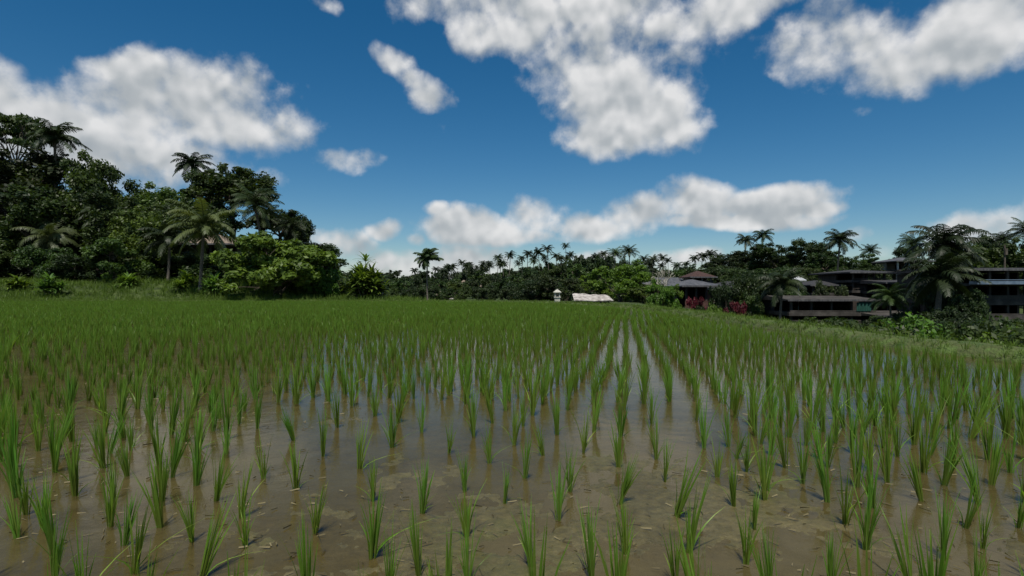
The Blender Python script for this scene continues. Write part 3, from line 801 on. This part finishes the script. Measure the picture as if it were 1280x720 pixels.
palm('palmC', 978, 356, 47, 62, 'dark palm with a slim trunk in front of the left end of the terrace restaurant')
palm('palmB', 1112, 372, 46, 50, 'low dark palm in front of the stepped building')
palm('palmC', 1176, 345, 42, 90, 'shorter palm standing under the crown of the large dark palm')
for a in [('bushB',1040,352,56.5,44,'dark bush on the terrace behind the restaurant roof'),('bushB',1110,392,48,50,'dark bush at the foot of the stepped building'),
          ('bushA',1060,400,46,40,'dark bush at the foot of the terrace restaurant'),('bushB',1005,398,46,44,'dark bush at the left foot of the terrace restaurant'),
          ('bushB',1215,372,43.5,36,'dark bush at the left end of the building with the blue railing'),('bushA',880,382,50,30,'dark bush under the brick railing of the cafe'),
          ('bushB',903,352,55,34,'narrow dark bush between the two cafe wings'),('bright',828,350,49,44,'yellow green tree at the foot of the leafless pale tree'),
          ('bushA',930,345,57,46,'dark bush overlapping the dark tile roofed cafe wing'),
          ('broadC',940,340,70,70,'dark tree over the dark tile roofed cafe wing')]: tree(*a[:5], a[5])
D = 62; c = P(1256, 306, D); zb = Hp(c.x, D)
rt = empty('utility_pole', (c.x, D, zb))
v, q = tube([(0,0,-.2),(0,0,c.z-zb)], [.12,.08], 8); obj('pole', np_mesh('pole', v, q, M['bark']), rt)
v, q = tube([(.05,-.1,c.z-zb-1.1),(.05,-.1,c.z-zb-.4)], [.16,.16], 8); obj('insulator_box', np_mesh('insulator_box', v, q, M['bark']), rt)
tag(rt, 'thin utility pole behind the roofs near the right edge', 'pole')
# bare pale tree
def bare_tree(px, py, dep, label):
    rg = np.random.default_rng(5); c = P(px, py, dep); z0 = Hp(c.x, dep); h = c.z-z0
    root = empty('bare_tree', (c.x, dep, z0)); lim = []
    tr = [tube([(0,0,-.2),(.1,0,h*.25),(0,.1,h*.5)], [.16,.13,.1], 7)]
    def grow(p, dr, L, r, n):
        q = p+dr*L; lim.append(tube([p, (p+q)/2+rg.normal(0, .04, 3), q], [r, r*.8, r*.6], 5))
        if n:
            for _ in range(3):
                d2 = dr+rg.normal(0, .45, 3); d2[2] = abs(d2[2])*.8+.15; d2 /= np.linalg.norm(d2)
                grow(q, d2, L*.68, r*.6, n-1)
    for _ in range(4):
        dv = rg.normal(0, .6, 3); dv[2] = 1; dv /= np.linalg.norm(dv)
        grow(np.array([0, .1, h*.5]), dv, h*.2, .07, 3)
    v, q, t = merge(tr); obj('trunk', np_mesh('trunk', v, q, M['palebark'], smooth=True), root)
    v, q, t = merge(lim); obj('branches', np_mesh('branches', v, q, M['palebark'], smooth=True), root)
    tag(root, label, 'tree')
bare_tree(829, 334, 52, 'leafless tree with pale forking branches in front of the grey roof')

# ------------------------------------------------------------------ buildings
M['thatch'] = noisy_mat('brown_thatch', (.13,.10,.075), (.26,.21,.16), 5, .95, stretch=(1,1,.3), bump=.8, bscale=30)
M['tile'] = noisy_mat('dark_roof_tile', (.020,.020,.022), (.05,.048,.05), 3, .8, stretch=(6,1,1), bump=.5)
M['metalroof'] = noisy_mat('grey_sheet_roof', (.045,.045,.048), (.11,.108,.11), 1.5, .5, stretch=(5,.5,1), bump=.3)
M['paleroof'] = noisy_mat('weathered_pale_roof', (.13,.11,.095), (.52,.48,.44), 2.6, .8, c3=(.36,.33,.30), bump=.4)
M['redtile'] = noisy_mat('red_brown_tile', (.035,.019,.016), (.07,.037,.03), 3, .85, stretch=(5,1,1), bump=.5)
M['concrete'] = noisy_mat('weathered_concrete', (.028,.025,.022), (.080,.072,.064), 1.2, .9, c3=(.045,.040,.036), bump=.4)
M['palewall'] = noisy_mat('pale_plaster', (.14,.13,.12), (.27,.26,.24), 1.2, .9, bump=.2)
M['brick'] = noisy_mat('brick_red', (.05,.027,.022), (.11,.055,.045), 6, .9, bump=.5)
M['darkwood'] = noisy_mat('dark_timber', (.025,.02,.017), (.06,.048,.04), 5, .8, stretch=(1,1,.2), bump=.4)
M['white'] = noisy_mat('white_paint', (.30,.31,.32), (.45,.46,.46), 2, .6, bump=.1)
M['blue'] = noisy_mat('blue_grey_paint', (.08,.12,.17), (.14,.19,.25), 2, .6, bump=.1)
M['stone'] = noisy_mat('pale_stone', (.30,.29,.25), (.5,.49,.43), 6, .9, bump=.5)
M['greencloth'] = noisy_mat('green_netting', (.012,.06,.045), (.02,.09,.07), 2, .8, bump=.2)
M['redcloth'] = noisy_mat('red_cloth', (.06,.010,.012), (.11,.018,.02), 2, .8, bump=.2)

def zpx(py, d): return CAMZ+(HZ-py)/F*d
def xpx(px, d): return (px-640)/F*d

def terrace(name, label, cat, px0, px1, D, thick, floors, roof=None, cols=5, wallmat='concrete', roofmat='tile', rail='concrete', colmat='concrete', base_px=None):
    """floors: list of (py_floor_top, py_ceiling, railing_py or None, extra) from the top down, open fronted; slabs are built between"""
    x0, x1 = xpx(px0, D), xpx(px1, D); y0, y1 = D, D+thick
    zb = min(Hp(x0, D), Hp(x1, D), Hp((x0+x1)/2, D+thick))-.4
    root = empty(name, ((x0+x1)/2, D, zb))
    back = MB(); back.box(x0+.1, x1-.1, y1-.25, y1, zb, zpx(floors[0][1], D)); 
    back.box(x0, x0+.2, y0+thick*.45, y1-.252, zb, zpx(floors[0][1], D)); back.box(x1-.2, x1, y0+thick*.45, y1-.252, zb, zpx(floors[0][1], D))
    back.build('wall', M[wallmat], root)
    for (pf, pc_, pr, sl) in floors:
        zf, zc = zpx(pf, D), zpx(pc_, D)
        s = MB(); s.box(x0-.25, x1+.25, y0-.25, y1-.253, zf-sl, zf); s.build('floor_slab', M['concrete'], root)
        for c in range(cols):
            cx = x0+.12+(x1-x0-.24)*c/(cols-1)
            m = MB(); m.box(cx-.09, cx+.09, y0+.05, y0+.23, zf+.002, zc); m.build('column', M[colmat], root)
        if pr:
            m = MB(); zr = zpx(pr, D)
            m.box(x0-.1, x1+.1, y0-.18, y0-.10, zr-.07, zr)
            if rail in ('brick', 'concrete'):
                m.box(x0-.1, x1+.1, y0-.17, y0-.11, zf+.004, zr-.072)
            else:
                nb = int((x1-x0)/.25)
                for b in range(nb+1):
                    bx_ = x0-.08+(x1-x0+.16)*b/nb; m.box(bx_-.015, bx_+.015, y0-.155, y0-.125, zf+.004, zr-.072)
            m.build('railing', M[rail], root)
        # doors and shutters on the back wall
        nd = max(2, int((x1-x0)/2.2))
        for b in range(nd):
            dx = x0+(x1-x0)*(b+.5)/nd; hh = min(2.0, (zc-zf)*.8); m = MB()
            m.box(dx-.45, dx+.45, y1-.30, y1-.252, zf+.006, zf+hh)
            m.build('door', M['darkwood'], root)
    # low solid plinth under the lowest floor
    pf, _, _, sl = floors[-1]
    m = MB(); m.box(x0, x1, y0+.1, y0+.35, zb, zpx(pf, D)-sl-.003); m.build('plinth', M[wallmat], root)
    # furniture on the terraces
    if roof:
        kind, pe, pr_, ov = roof
        m = MB(); (m.hip if kind == 'hip' else m.gable)(x0-ov, x1+ov, y0-ov, y1+ov, zpx(pe, D), zpx(pr_, D)); 
        m.build('roof', M[roofmat], root)
        m = MB(); m.box(x0-ov-.05, x1+ov+.05, y0-ov-.06, y0-ov-.003, zpx(pe, D)-.14, zpx(pe, D)+.02); m.build('fascia', M['metalroof'], root)
    tag(root, label, cat)
    return root

# cafe group left (860-950)
terrace('cafe_building', 'open cafe with a brick railing and a pale roof edge near the field corner', 'cafe', 857, 897, 58, 7,
        [(385,358,376,.25),(404,389,None,.25)], ('hip',357,348.5,.5), 4, 'darkwood', 'metalroof', 'brick', 'darkwood')
terrace('cafe_building', 'dark tile roofed cafe wing to the right of the cafe with brick railing', 'cafe', 901, 948, 62, 7,
        [(382,362,375,.25),(404,387,398,.25)], ('hip',360,351,.6), 5, 'brick', 'tile', 'darkwood', 'concrete')
terrace('long_shed', 'long low building with a grey sheet roof behind the bare pale tree', 'building', 800, 856, 74, 8,
        [(378,357,None,.25)], ('gable',355,346,.6), 6, 'concrete', 'metalroof', 'concrete', 'concrete')
terrace('pavilion', 'small red brown tiled pavilion rising behind the cafe with brick railing', 'pavilion', 866, 890, 72, 4,
        [(354,345,351,.2)], ('hip',346,338,.5), 3, 'palewall', 'redtile', 'concrete', 'palewall')
# middle group
terrace('lower_terrace', 'lowest open terrace wing with a flat roof at the right end of the terrace restaurant', 'building', 1096, 1150, 50, 7,
        [(407,396,404,.3),(422,411,None,.3)], ('gable',394,390,.3), 5, 'concrete', 'concrete', 'concrete', 'concrete')
terrace('back_terrace', 'dark flat roofed gallery left of the low house with a dark red front', 'building', 950, 1012, 66, 6,
        [(368,358,366,.25),(382,372,380,.25)], ('gable',356,352,.4), 6, 'concrete', 'tile', 'concrete', 'concrete')
terrace('terrace_restaurant', 'long open terrace restaurant with concrete parapet and green netting below the dark house', 'restaurant', 988, 1092, 52, 8,
        [(390,377,388,.35),(404,395,400,.3)], ('gable',374.5,370,.4), 5, 'concrete', 'concrete', 'concrete', 'concrete')
terrace('dark_house', 'dark two storey house with a flat black roof above the terrace restaurant', 'house', 1066, 1108, 60, 7,
        [(350,341,348,.25),(363,353,360,.25)], ('hip',340,336,.7), 4, 'darkwood', 'tile', 'darkwood', 'darkwood')
terrace('stepped_building', 'stepped three level concrete building left of the large dark palm', 'building', 1110, 1172, 56, 8,
        [(364,355,362,.25),(379,368,377,.25),(395,382,392,.3)], ('gable',353,349,.5), 6, 'concrete', 'tile', 'concrete', 'concrete')
terrace('low_house', 'low house with a dark red front left of the dark house', 'house', 1016, 1060, 62, 6,
        [(366,357,None,.25)], ('hip',356,350,.5), 4, 'redcloth', 'tile', 'concrete', 'darkwood')
# right group
rb = terrace('terrace_building', 'three level open terrace building with a light blue railing at the right edge', 'building', 1214, 1330, 46, 9,
        [(354,339,351,.22),(376,358,369,.35),(398,381,392,.4)], ('gable',336.5,332,.6), 6, 'concrete', 'tile', 'concrete', 'concrete')
D = 46; m = MB(); m.box(xpx(1208, D), xpx(1336, D), D-1.1, D-.27, zpx(354, D)-.1, zpx(354, D)+.16); m.build('balcony_edge', M['blue'], rb)
m = MB(); m.box(xpx(1209, D), xpx(1335, D), D-1.06, D-1.0, zpx(350.5, D), zpx(349.6, D)); m.build('handrail', M['blue'], rb)
# hillside house
terrace('hillside_house', 'small hillside house with a pale roof and white front above the other roofs', 'house', 1122, 1166, 84, 6,
        [(337,327,None,.2)], ('hip',326,320.5,.5), 4, 'palewall', 'metalroof', 'concrete', 'white')
# left hut
terrace('hut', 'brown thatched hut on the wooded slope behind the big pale palm', 'hut', 224, 282, 63, 6,
        [(322,306,318,.25)], ('hip',305,290,.8), 4, 'darkwood', 'thatch', 'darkwood', 'darkwood')
# distant village houses
for (a, b, e, r_, bt, D, rm, lab) in [(571,587,356,350,362,150,'thatch','distant house with a brown roof and white wall in the middle wood'),
     (541,556,371,364,376,84,'thatch','distant low house with a pale brown roof behind the lone areca palm'),
     (556,570,373,368,377,90,'paleroof','distant pale grey house right of the lone areca palm'),
     (596,604,360,356,364,150,'thatch','smallest distant house roof right of the white walled one')]:
    x0, x1 = xpx(a, D), xpx(b, D); zb = min(Hp(x0, D), zpx(bt, D))-.4
    rt = empty('village_house', ((x0+x1)/2, D, zb))
    m = MB(); m.box(x0+.3, x1-.3, D, D+4, zb, zpx(e, D)-.12); m.build('wall', M['palewall'], rt)
    m = MB(); m.hip(x0, x1, D-.5, D+4.5, zpx(e, D), zpx(r_, D)); m.build('roof', M[rm], rt)
    for k in (.3, .7):
        xx = x0+(x1-x0)*k; m = MB(); m.box(xx-.35, xx+.35, D-.03, D-.003, zpx(e, D)-1.3, zpx(e, D)-.5); m.build('window', M['darkwood'], rt)
    tag(rt, lab, 'house')
# pale roofed shed at the field edge
D = 47; x0, x1 = xpx(718, D), xpx(765, D); zb = Hp(x0, D)-.3
rt = empty('field_shed', ((x0+x1)/2, D, zb))
m = MB(); zr0, zr1 = zpx(375.3, D), zpx(367.5, D)
n = 14; vs = []; 
for k in range(n+1):
    t = k/n; xx = x0+(x1-x0)*t; sag = .05*math.sin(t*9)+.03*math.sin(t*23); dn = .0 if t < .55 else (t-.55)*.75
    vs += [(xx-.1*(1-t), D-.7, zr0+sag*.4), (xx, D+1.6, zr1+sag-dn*.5), (xx+.1, D+3.6, zr0+sag*.4)]
fs = []
for k in range(n):
    a = k*3; fs += [(a, a+3, a+4, a+1), (a+1, a+4, a+5, a+2)]
m.add(vs, fs); rf = m.build('roof', M['paleroof'], rt)
sm = rf.modifiers.new('thick', 'SOLIDIFY'); sm.thickness = .06
m = MB(); m.box(x0+.3, x1-.5, D+2.9, D+3.05, zb, zr0-.08); m.build('wall', M['darkwood'], rt)
for k in range(5):
    xx = x0+.3+(x1-x0-.7)*k/4; m = MB(); m.box(xx-.05, xx+.05, D-.5, D-.4, zb, zr0-.07); m.build('post', M['darkwood'], rt)
tag(rt, 'low field shed under a long weathered pale roof', 'shed')
# shrine
D = 45; cx = xpx(696.5, D); zb = Hp(cx, D)-.1; zt = zpx(361, D)
rt = empty('stone_shrine', (cx, D, zb)); hgt = zt-zb
m = MB(); m.box(cx-.24, cx+.24, D-.24, D+.24, zb, zb+.25); m.build('base', M['stone'], rt)
m = MB(); m.box(cx-.21, cx+.21, D-.21, D+.21, zb+.252, zb+hgt*.45); m.build('pillar', M['stone'], rt)
m = MB(); m.box(cx-.26, cx+.26, D-.26, D+.26, zb+hgt*.452, zb+hgt*.52); m.box(cx-.24, cx+.24, D+.1, D+.2, zb+hgt*.522, zb+hgt*.74)
for sx in (-1, 1): m.box(cx+sx*.17-.04, cx+sx*.17+.04, D-.2, D+.098, zb+hgt*.522, zb+hgt*.74)
m.build('offering_box', M['stone'], rt)
m = MB(); m.hip(cx-.3, cx+.3, D-.3, D+.3, zb+hgt*.80, zb+hgt*.95, t=.05, inset=.22); m.box(cx-.04, cx+.04, D-.04, D+.04, zb+hgt*.951, zt); m.build('roof', M['stone'], rt)
tag(rt, 'small pale stone shrine standing at the far field edge', 'shrine')
# white parasol
D = 56; c = P(998, 349, D); zb = Hp(c.x, D)
rt = empty('parasol', (c.x, D, zb))
v, q = tube([(0,0,0),(0,0,c.z-zb)], [.03,.03], 6); obj('pole', np_mesh('pole', v, q, M['white']), rt)
m = MB(); n = 8; R0 = .75; z1 = c.z-zb+.3; z0 = z1-.38
vs = [(0,0,z1)]+[(math.cos(k*math.pi/4)*R0, math.sin(k*math.pi/4)*R0, z0) for k in range(8)]+[(math.cos(k*math.pi/4)*R0, math.sin(k*math.pi/4)*R0, z0-.12) for k in range(8)]
fs = [(0, 1+k, 1+(k+1) % 8) for k in range(8)]+[(1+k, 9+k, 9+(k+1) % 8, 1+(k+1) % 8) for k in range(8)]
me = bpy.data.meshes.new('canopy'); me.from_pydata(vs, [], fs); me.materials.append(M['white']); obj('canopy', me, rt)
tag(rt, 'small open white parasol among the right hand roofs', 'parasol')
# green netting and red cloth hanging at the restaurant
D = 51.6; rn = [(1071,1089,378,389,'greencloth','green netting hung across the last bay of the terrace restaurant','netting'),(862,872,379,388,'redcloth','red cloth hung at the left end of the brick railing','cloth')]
for a, b, t_, bo, mt, lab, ct in rn:
    DD = 51.7 if a > 1000 else 57.7
    xa, xb = xpx(a, DD), xpx(b, DD); za, zb_ = zpx(t_, DD), zpx(bo, DD); V = []; n = 20
    for k in range(n+1):
        t = k/n; yy = DD+.06*math.sin(t*25); V += [(xa+(xb-xa)*t, yy, za), (xa+(xb-xa)*t, yy+.03, zb_)]
    me = bpy.data.meshes.new('hanging_cloth'); me.from_pydata(V, [], [(k*2, k*2+1, k*2+3, k*2+2) for k in range(n)]); me.materials.append(M[mt])
    o = obj('hanging_cloth', me); s_ = o.modifiers.new('t', 'SOLIDIFY'); s_.thickness = .01
    tag(o, lab, ct)

# ------------------------------------------------------------------ camera
cam = bpy.data.cameras.new('camera'); cam.lens = 20.0; cam.sensor_width = 36; cam.clip_end = 5000; cam.clip_start = .05
co = bpy.data.objects.new('camera', cam); COL.objects.link(co)
co.location = (0, 0, CAMZ); co.rotation_euler = (R(90)+math.atan(3/F), 0, 0)
scene.camera = co

# ------------------------------------------------------------------ sun
SUN_EL = 64; SUN_AZ = 186
sd = bpy.data.lights.new('sun', 'SUN'); sd.energy = 4.2; sd.angle = R(.53); sd.color = (1, .95, .86)
so = bpy.data.objects.new('sun', sd); COL.objects.link(so)
to = Vector((math.sin(R(SUN_AZ))*math.cos(R(SUN_EL)), math.cos(R(SUN_AZ))*math.cos(R(SUN_EL)), math.sin(R(SUN_EL))))
so.rotation_euler = to.to_track_quat('Z', 'Y').to_euler()
so.location = (0, -20, 40)

# ------------------------------------------------------------------ sky with clouds
w = bpy.data.worlds.new('World'); scene.world = w; w.use_nodes = True
nt = w.node_tree; nt.nodes.clear(); L = nt.links.new
def m_(op, a, b=None, c=None):
    n = N(nt, 'ShaderNodeMath', operation=op)
    for k, v in enumerate((a, b, c)):
        if v is None: continue
        if isinstance(v, (int, float)): n.inputs[k].default_value = v
        else: L(v, n.inputs[k])
    return n.outputs[0]
sky = N(nt, 'ShaderNodeTexSky', sky_type='NISHITA'); sky.sun_disc = False
sky.sun_elevation = R(SUN_EL); sky.sun_rotation = R(SUN_AZ); sky.altitude = 300; sky.air_density = 1.0; sky.dust_density = 0.0; sky.ozone_density = 4.0
hs = N(nt, 'ShaderNodeHueSaturation', inp={'Hue': .494, 'Saturation': 1.34, 'Value': 1.0}); L(sky.outputs[0], hs.inputs['Color'])
geo = N(nt, 'ShaderNodeTexCoord'); sx = N(nt, 'ShaderNodeSeparateXYZ'); L(geo.outputs['Generated'], sx.inputs[0])
az = m_('ARCTAN2', sx.outputs[0], sx.outputs[1]); el = m_('ARCSINE', sx.outputs[2])
cv = N(nt, 'ShaderNodeCombineXYZ'); L(az, cv.inputs[0]); L(el, cv.inputs[1])
def noise(vec, sc, det=8, rough=.55, z=0.0, lac=2.0):
    if z:
        ad = N(nt, 'ShaderNodeVectorMath', operation='ADD'); ad.inputs[1].default_value = (z*1.7, z*.9, z); L(vec, ad.inputs[0]); vec = ad.outputs[0]
    n = N(nt, 'ShaderNodeTexNoise', inp={'Scale': sc, 'Detail': det, 'Roughness': rough, 'Lacunarity': lac}); L(vec, n.inputs['Vector'])
    return n
# warp
wn = noise(cv.outputs[0], 5.5, 4, .5)
sb = N(nt, 'ShaderNodeVectorMath', operation='SUBTRACT'); sb.inputs[1].default_value = (.5,.5,.5); L(wn.outputs['Color'], sb.inputs[0])
scv = N(nt, 'ShaderNodeVectorMath', operation='MULTIPLY'); scv.inputs[1].default_value = (.075,.05,0); L(sb.outputs[0], scv.inputs[0])
wp = N(nt, 'ShaderNodeVectorMath', operation='ADD'); L(cv.outputs[0], wp.inputs[0]); L(scv.outputs[0], wp.inputs[1])
clouds = [  # px, py, rx, ry, rot(deg, clockwise in the picture), strength
 (240,135,135,62,-8,1),(70,170,170,52,8,1),(310,162,88,40,0,1.05),(-60,150,170,75,0,1.1),(90,190,190,45,4,1),(200,90,50,26,10,.85),(140,82,46,18,-10,.8),(200,195,120,34,0,.9),(60,125,70,18,20,.55),
 (497,72,24,18,20,.8),(515,98,26,16,50,.7),(540,122,34,22,20,.85),(543,163,16,18,0,.62),
 (592,35,34,42,0,.8),(650,40,60,34,0,.8),(720,5,190,34,0,.95),(760,45,110,45,0,.85),(790,128,100,62,8,1.05),(752,165,60,36,0,1),(748,85,80,50,0,1),(830,75,60,36,0,.8),(850,110,45,26,0,.7),(880,12,110,38,-8,.95),(960,-5,120,22,0,.8),
 (1060,58,105,56,12,1.05),(1130,80,100,50,5,1),(1200,45,110,62,-18,1),(1280,10,90,60,-20,1),(1140,120,50,22,15,.6),(1030,15,60,20,0,.5),(1082,138,28,12,0,.7),
 (605,286,72,24,0,1.1),(668,268,46,26,0,1.15),(735,282,60,17,0,1.1),(800,268,50,25,0,1.15),(868,252,52,30,0,1.15),(950,256,86,20,-3,1.15),(900,276,120,12,0,1.05),(1022,258,34,12,0,.9),(640,293,80,12,0,1.05),
 (432,201,46,15,0,.85),(484,286,26,13,-8,.9),(549,264,13,9,0,.85),(528,297,15,9,0,.85),(425,306,50,24,6,1),(500,328,90,20,-3,1),(600,326,44,22,0,1),(560,345,120,16,0,.9),(335,223,36,14,0,.7),(500,350,120,12,0,.6),
 (1240,283,82,30,-10,1),(1310,275,70,40,0,1),(1075,290,24,10,0,.65),(1112,310,28,12,0,.7),(850,325,52,14,0,.9),(745,322,44,12,0,.85),(880,330,60,10,0,.6),(397,2,28,12,0,.6),
]
# clouds in the rest of the sky dome, out of frame
rc = random.Random(4)
for k in range(9):
    clouds.append(('a', rc.uniform(60, 300), rc.uniform(12, 55), rc.uniform(12, 26), rc.uniform(6, 14), .95))
acc = None
for c in clouds:
    if c[0] == 'a':
        a0, e0, ra_, re_, st = R(c[1]), R(c[2]), R(c[3]), R(c[4]), c[5]; rot = 0
        if a0 > math.pi: a0 -= 2*math.pi
    else:
        px, py, rx, ry, rot, st = c
        a0 = math.atan((px-640)/F); e0 = math.atan((HZ-py)/F*math.cos(a0))
        ra_ = rx/F*math.cos(a0)**2; re_ = ry/F*math.cos(a0)*math.cos(e0)**2*1.0; rot = -rot
    mp = N(nt, 'ShaderNodeMapping', vector_type='TEXTURE'); mp.inputs['Location'].default_value = (a0, e0, 0)
    mp.inputs['Rotation'].default_value = (0, 0, R(rot)); mp.inputs['Scale'].default_value = (ra_, re_, 1)
    L(wp.outputs[0], mp.inputs[0])
    ln = N(nt, 'ShaderNodeVectorMath', operation='DOT_PRODUCT'); L(mp.outputs[0], ln.inputs[0]); L(mp.outputs[0], ln.inputs[1])
    v = m_('MULTIPLY_ADD', ln.outputs['Value'], -.5*st, st)      # st*(1-r^2/2)
    acc = v if acc is None else m_('SMOOTH_MAX', acc, v, .12)
base = acc
def detail(off, det):
    v = cv.outputs[0]
    if off:
        ad = N(nt, 'ShaderNodeVectorMath', operation='ADD'); ad.inputs[1].default_value = off; L(v, ad.inputs[0]); v = ad.outputs[0]
    n1 = noise(v, 8, det, .60, .7)
    # billows: inverted cells, broken up by the noise itself
    wv = N(nt, 'ShaderNodeVectorMath', operation='MULTIPLY_ADD'); wv.inputs[1].default_value = (.07, .07, 0)
    L(n1.outputs['Color'], wv.inputs[0]); L(v, wv.inputs[2])
    vo = N(nt, 'ShaderNodeTexVoronoi', feature='F1', inp={'Scale': 17, 'Detail': 2 if det > 5 else 0, 'Roughness': .5}); L(wv.outputs[0], vo.inputs['Vector'])
    return m_('ADD', n1.outputs[0], m_('MULTIPLY', m_('SUBTRACT', .42, vo.outputs['Distance']), .13))
dA = detail(None, 10); dS = detail(None, 3); dB = detail((0.004, .020, 0), 3)
bc = m_('MAXIMUM', base, -.6)
dens = m_('ADD', m_('MULTIPLY', m_('SUBTRACT', bc, .41), 1.1), m_('MULTIPLY', m_('SUBTRACT', dA, .5), 2.6))
mr = N(nt, 'ShaderNodeMapRange', interpolation_type='SMOOTHSTEP', inp={1: -.30, 2: .50, 3: 0, 4: 1}); L(dens, mr.inputs[0])
sh = m_('ADD', .66, m_('MULTIPLY', m_('SUBTRACT', dS, dB), 2.2))
thick = N(nt, 'ShaderNodeMapRange', inp={1: .5, 2: 1.4, 3: 0, 4: .26}); L(dens, thick.inputs[0])
shade = m_('SUBTRACT', sh, thick.outputs[0])
crp = N(nt, 'ShaderNodeValToRGB'); cr = crp.color_ramp
cr.elements[0].position = .1; cr.elements[0].color = (.28,.32,.36,1); cr.elements[1].position = .9; cr.elements[1].color = (.76,.76,.76,1)
e = cr.elements.new(.5); e.color = (.44,.47,.49,1)
L(shade, crp.inputs[0])
CL = 0.86
cb = N(nt, 'ShaderNodeBackground', inp={1: CL}); L(crp.outputs[0], cb.inputs[0])
bg = N(nt, 'ShaderNodeBackground', inp={1: .062}); L(hs.outputs[0], bg.inputs[0])
fac = m_('MULTIPLY', mr.outputs[0], .96)
up_ = N(nt, 'ShaderNodeMapRange', inp={1: -.01, 2: .01, 3: 0, 4: 1}); L(el, up_.inputs[0])
fac = m_('MULTIPLY', fac, up_.outputs[0])
mx = N(nt, 'ShaderNodeMixShader'); L(fac, mx.inputs[0]); L(bg.outputs[0], mx.inputs[1]); L(cb.outputs[0], mx.inputs[2])
wo = N(nt, 'ShaderNodeOutputWorld'); L(mx.outputs[0], wo.inputs[0])
try: w.cycles.sampling_method = 'MANUAL'; w.cycles.sample_map_resolution = 512
except Exception: pass

vs = scene.view_settings
vs.view_transform = 'Standard'; vs.look = 'None'; vs.exposure = 0.25; vs.gamma = 1; vs.use_curve_mapping = False
scene.render.resolution_x = 1024; scene.render.resolution_y = 576
